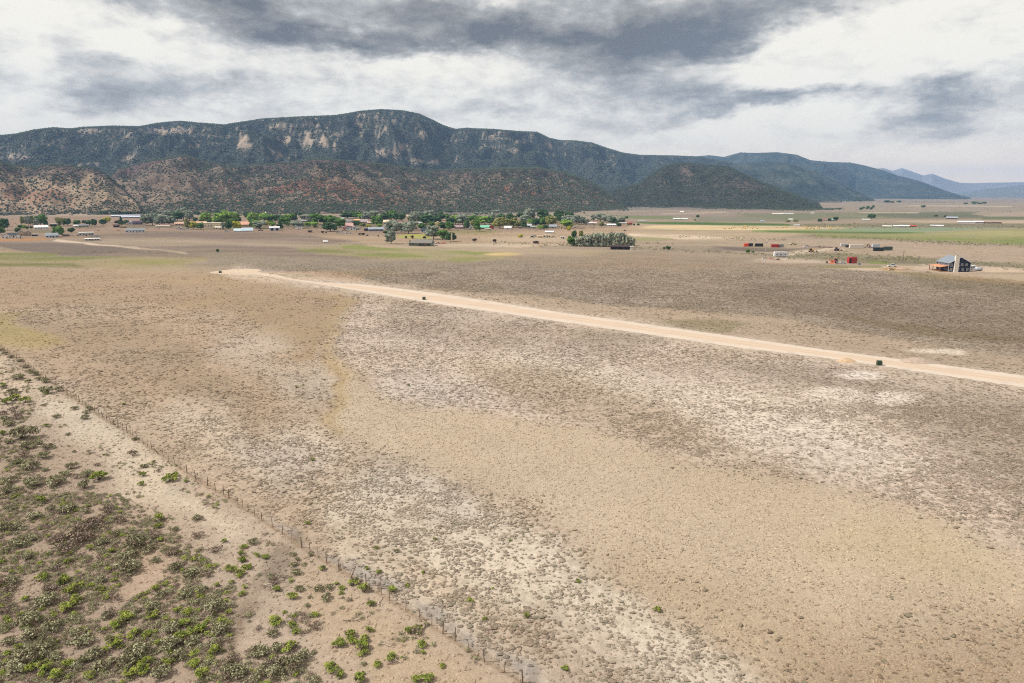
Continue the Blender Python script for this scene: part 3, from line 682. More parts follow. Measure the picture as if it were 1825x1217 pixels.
    if idx >= 5:
        c0 = mixw(np.broadcast_to(lin((70,84,72)), soil.shape), lin((116,120,104)), sstep(nA + .5 * nB, -.15, .45))
        v0 = 1.1 + .3 * nA
    soil = np.where(m[..., None], c0, soil); veg = np.where(m, v0, veg)
gul = sstep(fbm(TX, TY, 150, 3, 441), -.1, -.45); veg = veg + .35 * gul
veg = np.clip(veg, .0, 1.5)
veg = np.where(TZ < .5, 0, veg)
soil = soil * (1 + .20 * nC + .12 * nB)[..., None]
tm, T_, tb = new_mat('hill_rock_and_soil', 1.0, .05)
tc_ = T_.n('ShaderNodeAttribute', attribute_name='col'); tv = T_.n('ShaderNodeAttribute', attribute_name='veg')
tp = T_.n('ShaderNodeNewGeometry').outputs['Position']
tn = T_.noise(tp, .03, 7, .66); tn2 = T_.noise(T_.vmath('MULTIPLY', tp, (1, 1, 4.0)), .010, 6, .6)
tvv = T_.math('MULTIPLY', T_.mapr(tn, .3, .7, .78, 1.2), T_.mapr(tn2, .3, .7, .86, 1.12))
tb_c = T_.mix(1.0, tc_.outputs['Color'], T_.n('ShaderNodeCombineColor', ins={0: tvv, 1: tvv, 2: tvv}).outputs[0], 'MULTIPLY')
# undergrowth between the junipers; it closes up where the wood does
und = T_.math('MULTIPLY', T_.mapr(T_.noise(tp, .09, 5, .6), .38, .58, 0, 1, True), T_.mapr(tv.outputs['Fac'], .5, 1.25, 0, .85))
tb_c = T_.mix(und, tb_c, tuple(lin((66, 74, 62)) * KALB * .8))
T_.t.links.new(tb_c, tb.inputs['Base Color'])
T_.t.links.new(T_.n('ShaderNodeBump', ins={'Strength': .8, 'Distance': 10.0, 'Height': tn}).outputs[0], tb.inputs['Normal'])
ff, lt = grid_faces(len(tr), len(taz))
hills = mesh_np('hills', np.stack([TX.ravel(), TY.ravel(), TZ.ravel()], 1), ff, lt, tm, True, {'col': np.clip(soil.reshape(-1, 3) * KALB * .76, 0, 1), 'veg': veg.ravel()})
tag(hills, kind='structure')

# far blue peaks
def far_range(name, pts, foot, wl, seed, c, nr=60):
    ca, ct, cd = crest_arrays(pts)
    az = np.linspace(ca[0], ca[-1], 500); tan = np.interp(az, ca, ct); Dc = np.interp(az, ca, cd)
    t = np.concatenate([np.linspace(0, 1, nr), np.linspace(1.05, 1.8, 10)])
    AZ_, T2 = np.meshgrid(az, t)
    D_ = foot + (Dc - foot) * T2; Hc = H + tan * Dc
    X = np.sin(AZ_) * D_; Y = np.cos(AZ_) * D_
    w = np.clip(T2 * 4 * (1 - T2), 0, 1)
    rg = 1 - 2.2 * np.abs(noise2(X / wl, Y / wl, seed)) * .7 - .5 * np.abs(noise2(X / wl * 2.3, Y / wl * 2.3, seed + 1))
    t2 = np.clip(T2 + .3 * (rg - .4) * w, 0, 1)
    Z = np.where(T2 > 1, Hc * (2 - T2), t2 ** 1.2 * Hc + 25 * fbm(X, Y, wl * .2, 3, seed + 4) * w)
    Z = np.minimum(Z, np.where(T2 > 1, 1e9, H + tan * D_ - 4)); Z = np.where(T2 <= 0, -40, Z)
    f_, l_ = grid_faces(len(t), 500)
    cc_ = lin(c) * (1 + .15 * fbm(X, Y, wl * .4, 3, seed + 9)).ravel()[:, None]
    o = mesh_np(name, np.stack([X.ravel(), Y.ravel(), Z.ravel()], 1), f_, l_, tm, True, {'col': np.clip(cc_ * KALB, 0, 1), 'veg': np.zeros(X.size)})
    return tag(o, kind='structure')
far_range('far_mountains', [(1480,330,15000),(1540,305,15000),(1565,300,15000),(1575,299,15000),(1590,304,15000),(1608,299,15000),(1625,305,15000),(1645,312,15000),(1662,309,15000),(1685,318,15000),(1710,325,15000),(1735,326,15000),(1760,325,15000),(1800,324.5,15000),(1825,324,15000),(1900,318,15000),(2050,322,15000),(2300,330,15000)], 12600, 2200, 501, (140,140,140))
far_range('far_hills', [(1640,349,12600),(1715,343,12600),(1740,339,12600),(1765,335,12600),(1800,332,12600),(1825,329,12600),(1900,322,12600),(2000,325,12600),(2300,330,12600)], 10200, 1500, 541, (120,124,118))

# ------------------------------------------------------------------ juniper wood on the hills
cell = np.abs(np.gradient(TR, axis=0) * np.gradient(TA, axis=1) * TR)
front = (TT <= 1.03)
px_ok = (TPX > -260) & (TPX < 2050)
dens_j = veg * np.where(TL >= 5, 0.0, 1.0) * front * px_ok
dens_j = dens_j * (.35 + .65 * sstep(nC + nB * .6, -.25, .35))
wgt = (dens_j * cell).ravel(); ncum = np.cumsum(wgt)
NJ = 300000
# nearer hills carry their trees at full density, the far mesa at half
fac = np.where(TL == 1, .55, 1.0).ravel(); ncum = np.cumsum(wgt * fac)
idx = np.searchsorted(ncum, rng.random(NJ) * ncum[-1])
ri, ci = np.unravel_index(np.minimum(idx, wgt.size - 1), TZ.shape)
ok = (ri < len(tr) - 2) & (ci < len(taz) - 2); ri, ci = ri[ok], ci[ok]
u_, v_ = rng.random(len(ri)), rng.random(len(ri))
def bil(A_): return (A_[ri, ci] * (1 - u_) + A_[ri, ci + 1] * u_) * (1 - v_) + (A_[ri + 1, ci] * (1 - u_) + A_[ri + 1, ci + 1] * u_) * v_
jx, jy, jz = bil(TX), bil(TY), bil(TZ)
def blobs_mesh(name, x, y, z, rad, hgt, colr, mat, rings=((0.0, .75), (.45, 1.0)), nseg=6, seed=1, kind='stuff', wob=.3):
    "many low irregular crowns in one mesh: rings of vertices and a top"
    g = np.random.default_rng(seed); n = len(x); nv = nseg * len(rings) + 1
    V = np.zeros((n, nv, 3)); ph = g.random(n) * 6.28
    ex = g.uniform(.75, 1.3, n)
    for k_, (zf, rf) in enumerate(rings):
        for s_ in range(nseg):
            a_ = ph + (s_ + .5 * (k_ % 2)) * 2 * np.pi / nseg
            rr2 = rad * rf * g.uniform(1 - wob, 1 + wob, n)
            V[:, k_ * nseg + s_, 0] = x + np.cos(a_) * rr2 * ex; V[:, k_ * nseg + s_, 1] = y + np.sin(a_) * rr2 / ex
            V[:, k_ * nseg + s_, 2] = z + hgt * (zf + (0 if k_ == 0 else g.uniform(-.12, .15, n)))
    V[:, -1, 0] = x + rad * g.uniform(-.3, .3, n); V[:, -1, 1] = y + rad * g.uniform(-.3, .3, n); V[:, -1, 2] = z + hgt * g.uniform(.85, 1.1, n)
    F_ = []
    for k_ in range(len(rings) - 1):
        for s_ in range(nseg):
            a0, a1 = k_ * nseg + s_, k_ * nseg + (s_ + 1) % nseg; b0, b1 = a0 + nseg, a1 + nseg
            F_ += [(a0, a1, b0), (a1, b1, b0)]
    tb0 = (len(rings) - 1) * nseg
    for s_ in range(nseg): F_.append((tb0 + s_, tb0 + (s_ + 1) % nseg, nv - 1))
    F_ = np.array(F_); FF = (F_[None] + (np.arange(n) * nv)[:, None, None]).reshape(-1)
    cv = np.repeat(colr, nv, 0) * g.uniform(.85, 1.15, (n * nv, 1))
    o = mesh_np(name, V.reshape(-1, 3), FF, np.full(len(FF) // 3, 3), mat, False, {'col': np.clip(cv, 0, 1)})
    if kind: o['kind'] = kind
    return o
vm, V_, vb = new_mat('scrub_foliage', 1.0, .05)
va = V_.n('ShaderNodeAttribute', attribute_name='col'); vp = V_.n('ShaderNodeNewGeometry').outputs['Position']
vn = V_.mapr(V_.noise(vp, 9.0, 3, .6), .3, .7, .7, 1.3)
V_.t.links.new(V_.mix(1.0, va.outputs['Color'], V_.n('ShaderNodeCombineColor', ins={0: vn, 1: vn, 2: vn}).outputs[0], 'MULTIPLY'), vb.inputs['Base Color'])
jn = len(jx); gj = np.random.default_rng(4)
# outliers standing on the plain below the slopes
a0 = gj.uniform(R(-43), R(34), 26000); f_az, f_d = [], []
for (cr_, ft_) in (L_LEFT, L_RED, L_CONE):
    fa_, fd_ = foot_arrays(ft_); f_az.append(fa_); f_d.append(fd_)
edge = np.full(len(a0), 1e9)
for fa_, fd_ in zip(f_az, f_d): edge = np.minimum(edge, np.where((a0 >= fa_[0]) & (a0 <= fa_[-1]), np.interp(a0, fa_, fd_), 1e9))
back = gj.exponential(110, len(a0)) - 60; r0 = edge - back
ox, oy = np.sin(a0) * r0, np.cos(a0) * r0
okk = (edge < 1e8) & (r0 > 1450) & (fbm(ox, oy, 90, 3, 360) > back / 500.0 - .05)
ox, oy = ox[okk], oy[okk]
jl = np.concatenate([TL[ri, ci], np.full(len(ox), 2)]); jx = np.concatenate([jx, ox]); jy = np.concatenate([jy, oy]); jz = np.concatenate([jz, np.zeros(len(ox))]); jn = len(jx)
jr = gj.uniform(1.4, 3.3, jn) * np.where(jl == 1, 1.3, .80); jh = jr * gj.uniform(1.1, 1.7, jn)
jc = lin((76,84,68))[None] * gj.uniform(.65, 1.25, (jn, 1)) * np.array([1, 1, 1])[None]
jc = jc * .8 * np.where(jl == 4, .78, 1.0)[:, None]
blobs_mesh('juniper_woodland', jx, jy, jz - .5, jr, jh, jc, vm, ((0.0, .7), (.4, 1.0)), 5, 11)

# ------------------------------------------------------------------ low scrub and dry grass of the open field
def tri_cloud(cent, size, outd, g, cols, flat=.5, elong=1.6):
    "one triangle leaf-spray per centre, turned roughly along outd"
    n = len(cent)
    a_ = g.normal(size=(n, 3)); a_ = a_ - outd * (a_ * outd).sum(1, keepdims=True) * flat
    a_ /= np.linalg.norm(a_, axis=1, keepdims=True) + 1e-9
    b_ = np.cross(outd, a_); b_ /= np.linalg.norm(b_, axis=1, keepdims=True) + 1e-9
    s_ = size[:, None]
    v0 = cent - a_ * s_ * .55; v1 = cent + a_ * s_ * .55 + outd * s_ * .1; v2 = cent + b_ * s_ * .5 * elong + outd * s_ * .35
    V = np.stack([v0, v1, v2], 1).reshape(-1, 3)
    return V, np.arange(3 * n), np.full(n, 3), np.repeat(cols, 3, 0)
N1, N2 = 420000, 780000
sx = np.concatenate([rng.uniform(-140, 140, N1), rng.uniform(-420, 420, N2)]); sy = np.concatenate([rng.uniform(34, 145, N1), rng.uniform(145, 470, N2)])
cdens = np.concatenate([np.full(N1, N1 / (280 * 111.0)), np.full(N2, N2 / (840 * 325.0))])
ppx, ppy, pfz = project(sx, sy)
k = (ppx > -260) & (ppx < 2080) & (ppy < 1420) & (ppy > 462)
sx, sy, pfz, cdens = sx[k], sy[k], pfz[k], cdens[k]
c_, d_, b_, s_, qx, qy = paint(sx, sy)
onroad = poly_sd(*project(sx, sy)[:2], RT + RB[::-1]) < 1.2
clump = (.20 + .80 * sstep(fbm(sx, sy, 4, 3, 901), -.30, .22)) * (.35 + .85 * sstep(fbm(sx, sy, 22, 3, 902), -.3, .3))
prob = np.clip(d_ * clump * (8.6 + 3.0 * (1 - sstep(pfz, 80, 150))) / cdens * (1 - .66 * sstep(pfz, 90, 260)) * (1 - sstep(pfz, 300, 480)), 0, 1)
keep = (rng.random(len(sx)) < prob) & ~onroad
g = np.random.default_rng(31)
def tuft_cloud(name, x, y, rad, hg, colr, per, seed):
    g = np.random.default_rng(seed); n = len(x); o = g.normal(size=(n * per, 3)); o[:, 2] = np.abs(o[:, 2]) + .15; o /= np.linalg.norm(o, axis=1, keepdims=True)
    R3 = np.repeat(rad, per)[:, None]; H3 = np.repeat(hg, per)[:, None]
    cen = o * np.concatenate([R3, R3, H3], 1) * g.uniform(.45, 1.0, (n * per, 1)); cen[:, 0] += np.repeat(x, per); cen[:, 1] += np.repeat(y, per)
    V, f_, l_, K_ = tri_cloud(cen, R3[:, 0] * g.uniform(.55, 1.0, n * per), o, g, np.repeat(colr, per, 0) * g.uniform(.75, 1.25, (n * per, 1)), .6, 1.5)
    V[:, 2] = np.maximum(V[:, 2], .0)
    return tag(mesh_np(name, V, f_, l_, vm, False, {'col': np.clip(K_, 0, 1)}), kind='stuff')
x, y, cc_ = sx[keep], sy[keep], c_[keep]; zf = pfz[keep]; n = len(x)
big = fbm(x, y, 35, 2, 905)
rad = np.clip(g.lognormal(-1.72, .34, n) * (1 + .3 * big), .09, .46) * (1 + .25 * sstep(zf, 150, 300))
hg = rad * g.uniform(.45, .8, n)
tint = np.where(g.random((n, 1)) < .5, lin((184,164,146))[None], lin((192,166,144))[None])
tint = np.where(g.random((n, 1)) < .22, lin((172,164,144))[None], tint)
tint = tint * g.uniform(.75, 1.2, (n, 1)) * .72 + cc_ * .26
print('tufts', n, (zf < 125).sum())
tint = (cc_ * .48 + lin((150,130,110))[None] * .27) * g.uniform(.66, 1.18, (n, 1))
tint = np.where(g.random((n, 1)) < .14, cc_ * .2 + lin((152,146,122))[None] * .5, tint)
rad = rad * (.80 + .12 * sstep(zf, 90, 160))
blobs_mesh('saltbush_scrub', x, y, -.02, rad * 1.1, hg * .9, tint * KALB * .98, vm, ((0.0, .8), (.55, .9)), 6, 33, wob=.42)
# dry grass tufts
NG = 430000
gx = rng.uniform(-215, 215, NG); gy_ = rng.uniform(34, 250, NG); gpx_, gpy_, gfz = project(gx, gy_)
k = (gpx_ > -220) & (gpx_ < 2040) & (gpy_ < 1400); gx, gy_, gfz = gx[k], gy_[k], gfz[k]
gc, gd, gbb, gs_, _a, _b = paint(gx, gy_)
k = (rng.random(len(gx)) < np.clip(gbb, 0, 1) * (1 - .75 * sstep(gfz, 100, 240)) * np.clip(.75 + .8 * fbm(gx, gy_, 3, 3, 911), .15, 1)) & (poly_sd(*project(gx, gy_)[:2], RT + RB[::-1]) > 1.2)
x, y, cg, zf = gx[k], gy_[k], gc[k], gfz[k]; n = len(x); print('grass', n)
rad = g.uniform(.11, .24, n) * (1 + .5 * sstep(zf, 110, 240)); hg = rad * g.uniform(.4, .8, n)
cg = cg * g.uniform(.78, 1.06, (n, 1)) * np.where(g.random((n, 1)) < .12, .82, 1.0)
blobs_mesh('dry_grass', x, y, -.01, rad, hg, cg * KALB * .90, vm, ((0.0, .95), (.5, .75)), 5, 35, wob=.32)

# ------------------------------------------------------------------ bushes
def bush_data(kind, seed):
    g = np.random.default_rng(seed)
    if kind == 'sage':
        npuff = 28; R_, H_ = 1.0, .74; per = 20
        cA, cB, cC = lin((176,172,138)), lin((140,136,106)), lin((126,108,92))
    elif kind == 'green':
        npuff = 22; R_, H_ = 1.0, .95; per = 22
        cA, cB, cC = lin((150,158,74)), lin((118,132,60)), lin((110,106,72))
    else:
        npuff = 20; R_, H_ = 1.0, .62; per = 13
        cA, cB, cC = lin((150,130,116)), lin((128,110,98)), lin((168,152,138))
    th = g.uniform(0, 6.28, npuff); rr_ = np.sqrt(g.random(npuff)) * .74 * R_
    lob = 1 + .28 * np.sin(th * g.integers(2, 4) + g.uniform(0, 6))
    px_ = np.cos(th) * rr_ * lob; py_ = np.sin(th) * rr_ * lob * g.uniform(.75, 1.0)
    pz_ = H_ * np.sqrt(np.clip(1 - (rr_ / R_) ** 2, .05, 1)) * g.uniform(.55, .95, npuff)
    pr = g.uniform(.20, .34, npuff)
    C_ = []; O_ = []; S_ = []; K_ = []
    for i in range(npuff):
        o = g.normal(size=(per, 3)); o[:, 2] = np.abs(o[:, 2]) * 1.0 - .25; o /= np.linalg.norm(o, axis=1, keepdims=True)
        C_.append(np.array([px_[i], py_[i], pz_[i]]) + o * pr[i] * g.uniform(.55, 1.05, (per, 1)) * np.array([1, 1, .8]))
        if kind == 'green': o = o * .5 + np.array([0, 0, 1]) * .7; o /= np.linalg.norm(o, axis=1, keepdims=True)
        O_.append(o); S_.append(g.uniform(.11, .20, per) * (1.1 if kind != 'dead' else .8))
        base_c = [cA, cB, cC][g.choice(3, p=[.5, .34, .16])]
        K_.append(base_c[None] * g.uniform(.8, 1.2, (per, 1)))
    C_, O_, S_, K_ = map(np.concatenate, (C_, O_, S_, K_)); C_[:, 2] = np.maximum(C_[:, 2], .04)
    V, f_, l_, K_ = tri_cloud(C_, S_, O_, g, K_, .6, 1.3 if kind == 'sage' else 2.0)
    # woody stems fanning out from the root
    ns = 9
    sv = []; sf = []; sc_ = []
    for i in range(ns):
        j = g.integers(npuff); tip = np.array([px_[j], py_[j], pz_[j]]) * (1.0 if kind != 'dead' else 1.25)
        d_ = tip / (np.linalg.norm(tip) + 1e-9); side = np.cross(d_, [0.3, .2, 1.0]); side /= np.linalg.norm(side) + 1e-9; s2 = np.cross(d_, side)
        b0 = len(sv)
        for q_ in range(3):
            an = q_ * 2.094; sv.append((np.cos(an) * side + np.sin(an) * s2) * .035)
        sv.append(tip)
        for q_ in range(3): sf += [len(V) + b0 + q_, len(V) + b0 + (q_ + 1) % 3, len(V) + b0 + 3]
        sc_ += [lin((104,88,76)) if kind != 'dead' else lin((150,138,126))] * 4
    V = np.concatenate([V, np.array(sv)]); f_ = np.concatenate([f_, sf]); l_ = np.concatenate([l_, np.full(len(sf) // 3, 3)]); K_ = np.concatenate([K_, np.array(sc_)])
    return V, f_.astype(int), l_, np.clip(K_ * KALB * 1.28, 0, 1)
NVAR = 9
BD = {kd: [bush_data(kd, 1000 + 17 * i + hash(kd) % 1) for i in range(NVAR)] for kd in ('sage', 'green', 'dead')}
BNAME = {'sage': 'sagebrush', 'green': 'rabbitbrush', 'dead': 'dead_bush'}
BM = {}
for kd in BD:
    for i, (V, f_, l_, K_) in enumerate(BD[kd]):
        o = mesh_np(BNAME[kd], V, f_, l_, vm, False, {'col': K_}, link=False); BM[kd, i] = o.data
        bpy.data.objects.remove(o)
lst = {}
def add(kd, x0, y0, sc, items): lst.setdefault(kd, []).extend([(x0 + X / sc, y0 + Y / sc, w / sc) for X, Y, w in items])
add('green', 0, 900, 3.84, [(470,405,70),(435,545,105),(620,565,60),(685,595,75),(615,310,60),(765,330,60),(1090,115,85),(1080,160,60),(1535,260,50),(1650,340,50),(1660,390,60),(1660,620,60),(1670,300,60),(450,740,130),(525,670,110),(500,610,120),(800,850,110),(870,800,110),(930,900,100),(780,970,130),(1020,900,90),(1040,780,100),(1210,740,60),(1290,760,90),(1260,840,110),(1360,880,120),(1240,940,120),(1080,960,60),(460,1110,90),(590,1070,60),(630,1190,80),(290,1120,90),(320,1160,120),(400,1190,120),(960,1160,130),(880,1180,100),(1000,1100,110),(1380,640,60),(1480,560,50),(1130,1110,90),(1330,1110,100),(1480,1020,110),(1390,1190,120),(15,400,50),(70,560,50),(50,1030,60),(130,990,70),(720,860,50),(1560,450,70),(1640,480,80),(1700,440,60),(1060,590,70),(290,520,90),(180,660,70),(720,1010,70),(200,1150,90)])
add('sage', 0, 900, 3.84, [(125,290,140),(230,250,90),(240,100,110),(450,60,120),(590,60,80),(180,380,100),(690,280,120),(790,220,80),(930,300,170),(870,380,130),(1010,330,110),(890,470,180),(1060,400,80),(700,530,90),(1200,450,110),(1310,490,110),(1380,600,80),(1500,610,70),(1100,640,90),(1270,640,120),(1330,690,90),(300,700,160),(190,830,180),(220,930,170),(510,790,90),(340,870,160),(520,890,90),(330,990,140),(570,960,170),(200,1080,200),(640,1060,150),(120,1150,180),(260,1060,120),(730,780,90),(1060,720,110),(1500,890,150),(1470,740,150),(1170,880,140),(950,1050,190),(1180,990,170),(1310,960,140),(1460,980,120),(860,1110,140),(1100,1180,170),(1230,1060,140),(1560,1160,130),(1640,1180,140),(1750,1040,90),(1750,1190,90),(700,1130,150),(90,550,120),(30,180,110),(130,170,110),(70,40,90),(350,40,90),(1350,110,90),(1200,180,60),(940,740,70),(30,330,90),(20,860,80),(480,520,60),(390,1060,120),(520,1130,110),(60,960,110)])
add('dead', 0, 900, 3.84, [(1175,350,130),(330,600,130),(640,180,200),(520,280,200),(440,340,170),(600,250,150),(40,740,120),(60,660,100),(380,460,100),(870,530,70),(760,760,110),(560,360,80),(740,60,120),(830,130,110),(320,160,90),(1360,230,100),(1480,330,120),(1420,500,90),(400,270,140),(60,600,140),(20,560,120),(1060,240,90),(800,660,90),(680,380,70)])
add('green', 400, 900, 3.84, [(570,135,45),(120,390,60),(110,345,40),(225,355,55),(890,550,90),(960,600,100),(1150,600,75),(1000,695,65),(770,550,45),(805,580,50),(800,610,40),(465,645,80),(350,820,110),(465,835,65),(490,880,60),(440,1000,110),(785,970,100),(860,910,90),(870,950,80),(960,940,90),(940,1000,110),(990,870,60),(950,1030,80),(1145,1060,80),(1045,1110,70),(730,1140,110),(790,1180,80),(950,1160,40),(1350,970,80),(1360,1020,40),(1260,880,70),(1330,860,70),(1490,1115,50),(1390,1210,90),(1310,1215,80),(920,1215,110),(410,740,35),(480,770,40),(1060,470,50),(975,440,40),(1680,665,60),(1215,1050,30),(360,590,60),(60,460,70),(140,440,60),(100,500,50),(280,370,60),(670,450,60),(1040,300,35),(1360,470,40),(1250,560,40),(1440,240,35)])
add('sage', 400, 900, 3.84, [(490,480,90),(470,420,70),(500,385,50),(470,350,60),(590,350,50),(645,590,80),(710,580,80),(700,650,90),(510,590,80),(585,640,40),(565,700,55),(320,510,70),(810,640,30),(10,890,60),(250,1040,150),(350,1010,120),(240,1190,110),(470,1130,170),(400,1100,120),(540,1060,120),(610,1020,50),(620,1210,90),(350,1180,140),(60,1180,150),(330,900,100),(950,1100,50),(200,270,80),(1180,330,60),(1380,830,50)])
add('dead', 400, 900, 3.84, [(630,850,110),(230,860,70),(1310,885,110),(330,1100,120),(470,1000,90),(60,1080,120),(850,660,60),(340,540,90)])
add('sage', 0, 600, 3.967, [(600,590,75),(610,550,60),(955,735,50),(10,105,50),(80,155,50),(180,225,60),(250,280,80),(320,330,80),(300,385,60),(330,410,110),(420,390,70),(120,310,100),(90,410,90),(150,740,200),(60,760,70),(270,765,70),(200,800,120),(340,800,100),(300,870,120),(220,950,130),(80,1040,110),(230,1070,150),(500,940,90),(400,1060,160),(470,990,100),(620,1000,110),(600,1080,120),(60,1110,120),(320,955,60),(65,885,45),(120,900,80),(1020,930,60),(310,490,35),(530,520,60),(400,580,60),(480,700,45),(525,820,35),(30,600,80),(60,640,90),(30,370,60),(630,520,60),(140,180,50),(40,130,50),(210,255,60),(280,310,60)])
add('dead', 0, 600, 3.967, [(1120,960,60),(940,850,100),(690,920,60),(120,590,110),(100,540,90),(180,860,100),(540,1010,90),(30,560,80),(560,1160,60)])
add('green', 0, 600, 3.967, [(1200,1030,110),(1240,990,60),(1000,1055,55),(1010,990,60),(120,1140,50),(290,1180,90),(875,485,40),(735,840,25),(110,460,100),(50,480,80),(320,410,50),(200,330,50),(20,350,50),(700,1020,120),(1085,895,35),(180,470,80),(20,700,60),(330,640,50),(1315,1030,40)])
add('green', 860, 900, 3.84, [(300,770,55),(565,1130,55),(1195,735,65),(655,530,45),(15,790,45),(70,575,25),(190,250,30)])
add('green', 0, 0, 1, [(557,822,10),(529,692,9),(728,689,8),(540,688,6),(690,1047,0.1)][:4])
THINGS = []          # (object, base label, pixel x, pixel y) for the final wording of the labels
def place_word(px, py):
    fy = 619 + .6424 * px
    if px > 0 and abs(py - fy) < 14: return 'beside the wire fence'
    if py < fy: return 'alone in the open scrub field'
    tr = np.interp(py, [960, 1010, 1060, 1100, 1150, 1217], [520, 492, 462, 440, 424, 416])
    if py > 985 and px > tr: side = 'between trail and fence'
    elif py > 985: side = 'in thicket left of trail'
    elif py > 850: side = 'in upper thicket' if px < 200 else 'on pale ground above thicket'
    elif py > 720: side = 'on the bare slope at the left edge'
    else: side = 'by the far end of the fence'
    return side
GW = {'sage': ('grey-green sagebrush', 'sagebrush near the fence and trail'), 'green': ('bright green rabbitbrush', 'rabbitbrush near the fence and trail'), 'dead': ('brown dead brush', 'dead brush in the thicket')}
def add_bush(kd, px, py, wpx, g):
    X, Y = at(px, py - wpx * .10); dep = float(depth_at(px, py))
    wm = wpx * dep / F
    o = bpy.data.objects.new(BNAME[kd], BM[kd, int(g.integers(NVAR))]); col.objects.link(o)
    s = wm / 2.0; o.location = (X, Y, -.02); o.scale = (s * g.uniform(.9, 1.1), s * g.uniform(.9, 1.1), s * g.uniform(.85, 1.15)); o.rotation_euler = (0, 0, g.uniform(0, 6.28))
    size = 'low' if wm < .9 else 'knee-high' if wm < 1.5 else 'broad' if wm < 2.2 else 'sprawling'
    tag(o, None, 'shrub', GW[kd][1]); THINGS.append([o, size + ' ' + GW[kd][0] + ' ' + place_word(px, py), px, py])
gb = np.random.default_rng(77)
for kd in ('sage', 'green', 'dead'):
    for (px, py, w) in lst[kd]: add_bush(kd, px, py, w, gb)
# the smaller growth between them is one mass
def merged(name, pts, g, grp=None):
    Vs = []; Fs = []; Ls = []; Ks = []; off = 0
    for kd, X, Y, s in pts:
        V, f_, l_, K_ = BD[kd][int(g.integers(NVAR))]
        nf = len(l_); sel = g.permutation(nf)[: int(nf * .45)]
        f3 = f_.reshape(-1, 3)[sel]
        a_ = g.uniform(0, 6.28); c, s_ = np.cos(a_), np.sin(a_)
        V2 = V[f3.ravel()] * s * np.array([1, 1, g.uniform(.7, 1.0)])
        V2 = np.stack([V2[:, 0] * c - V2[:, 1] * s_ + X, V2[:, 0] * s_ + V2[:, 1] * c + Y, V2[:, 2] - .01], 1)
        Vs.append(V2); Ks.append(K_[f3.ravel()] * g.uniform(1.0, 1.3)); off += len(V2)
    V = np.concatenate(Vs); K_ = np.concatenate(Ks)
    return tag(mesh_np(name, V, np.arange(len(V)), np.full(len(V) // 3, 3), vm, False, {'col': np.clip(K_, 0, 1)}), kind='stuff')
pts = []
for i in range(74000):
    px, py = gb.uniform(-160, 1000), gb.uniform(610, 1330)
    if py < 619 + .6424 * px + 6: continue
    X, Y = at(px, py); X, Y = float(X), float(Y)
    # even on the ground, not in the picture
    if gb.random() > (depth_at(px, py) / 110.0) ** 2.5: continue
    thick = 0.0
    if py > 880 and px < 430 and poly_sd(np.array([px]), np.array([py]), [(-300,850),(160,850),(300,940),(420,1040),(400,1400),(-300,1400)])[0] < 0: thick = .88
    elif py > 1090 and 440 < px < 560: thick = .6
    elif px < 60 and py < 880: thick = .6
    elif px > 430: thick = .10
    else: thick = .15
    if float(noise2(X / 6, Y / 6, 640)) + .25 < (1 - thick) * .5 - .05: continue
    if gb.random() > thick + .08: continue
    kd = ['sage', 'dead', 'green'][int(gb.choice(3, p=[.46, .46, .08] if py > 1000 else [.44, .51, .05]))]
    pts.append((kd, X, Y, gb.uniform(.18, .48) * (1.15 if thick > .5 else 1)))
print('low scrub', len(pts), 'bushes', len(THINGS))
merged('low_brush', pts, gb)
# scrub lines further out, where single bushes can no longer be told apart
pts = []
def band_pts(line, half, n, kinds=('sage', 'green', 'dead'), pr=(.6, .15, .25), s0=.5, s1=1.3):
    line = np.array(line, float); sg = np.hypot(*np.diff(line, axis=0).T); cum = np.concatenate([[0], np.cumsum(sg)])
    for i in range(n):
        u = gb.uniform(0, cum[-1]); px = np.interp(u, cum, line[:, 0]); py = np.interp(u, cum, line[:, 1]) + gb.normal() * half
        X, Y = at(px, py); pts.append((kinds[int(gb.choice(len(kinds), p=pr))], float(X), float(Y), gb.uniform(s0, s1)))
band_pts([(1130,443),(1200,446),(1340,452),(1400,457)], 1.6, 170)
band_pts([(1400,456),(1500,460),(1600,463),(1700,470),(1825,476),(1950,483)], 3.2, 420)
band_pts([(1400,452),(1500,454),(1640,462)], 3.0, 160)
band_pts([(1440,421),(1500,423),(1600,427),(1700,433),(1825,438),(2000,446)], 1.3, 420, s0=.6, s1=1.5)
band_pts([(1600,428),(1700,434),(1760,438)], 2.0, 120)
band_pts([(1200,422),(1290,424),(1340,426)], 1.2, 70); band_pts([(1300,426),(1400,427)], 1.5, 50)
band_pts([(880,434),(960,435),(1060,438),(1100,440)], 1.6, 180)
band_pts([(1140,433),(1180,435),(1200,436)], 1.0, 30)
band_pts([(560,434),(640,436),(740,434)], 1.0, 50, s0=.3, s1=.7)
band_pts([(100,452),(200,449),(300,450)], 1.5, 80, s0=.3, s1=.8)
band_pts([(600,418),(700,421),(800,432),(850,433)], 1.2, 50, s0=.4, s1=1.0)
band_pts([(20,404),(120,388),(280,378),(420,384)], 6, 110, s0=.6, s1=1.6)
band_pts([(190,372),(230,371),(270,374),(300,378)], 1.6, 130, s0=1.2, s1=2.6)
band_pts([(300,392),(600,410),(900,412),(1100,404)], 5, 160, s0=.5, s1=1.4)
band_pts([(1000,386),(1200,374),(1500,374),(1825,372)], 4, 300, s0=1.0, s1=3.0)
band_pts([(1430,402),(1600,403),(1825,404),(2000,405)], 2.2, 300, s0=1.0, s1=2.4)
for y_, n_, s_ in ((390, 150, 1.7), (397, 230, 1.6), (403, 260, 1.5), (408, 160, 1.2)):
    band_pts([(440, y_ - 1), (700, y_), (1060, y_ - 1)], 2.2, n_, s0=.8, s1=s_ * 1.5, pr=(.35, .1, .55))
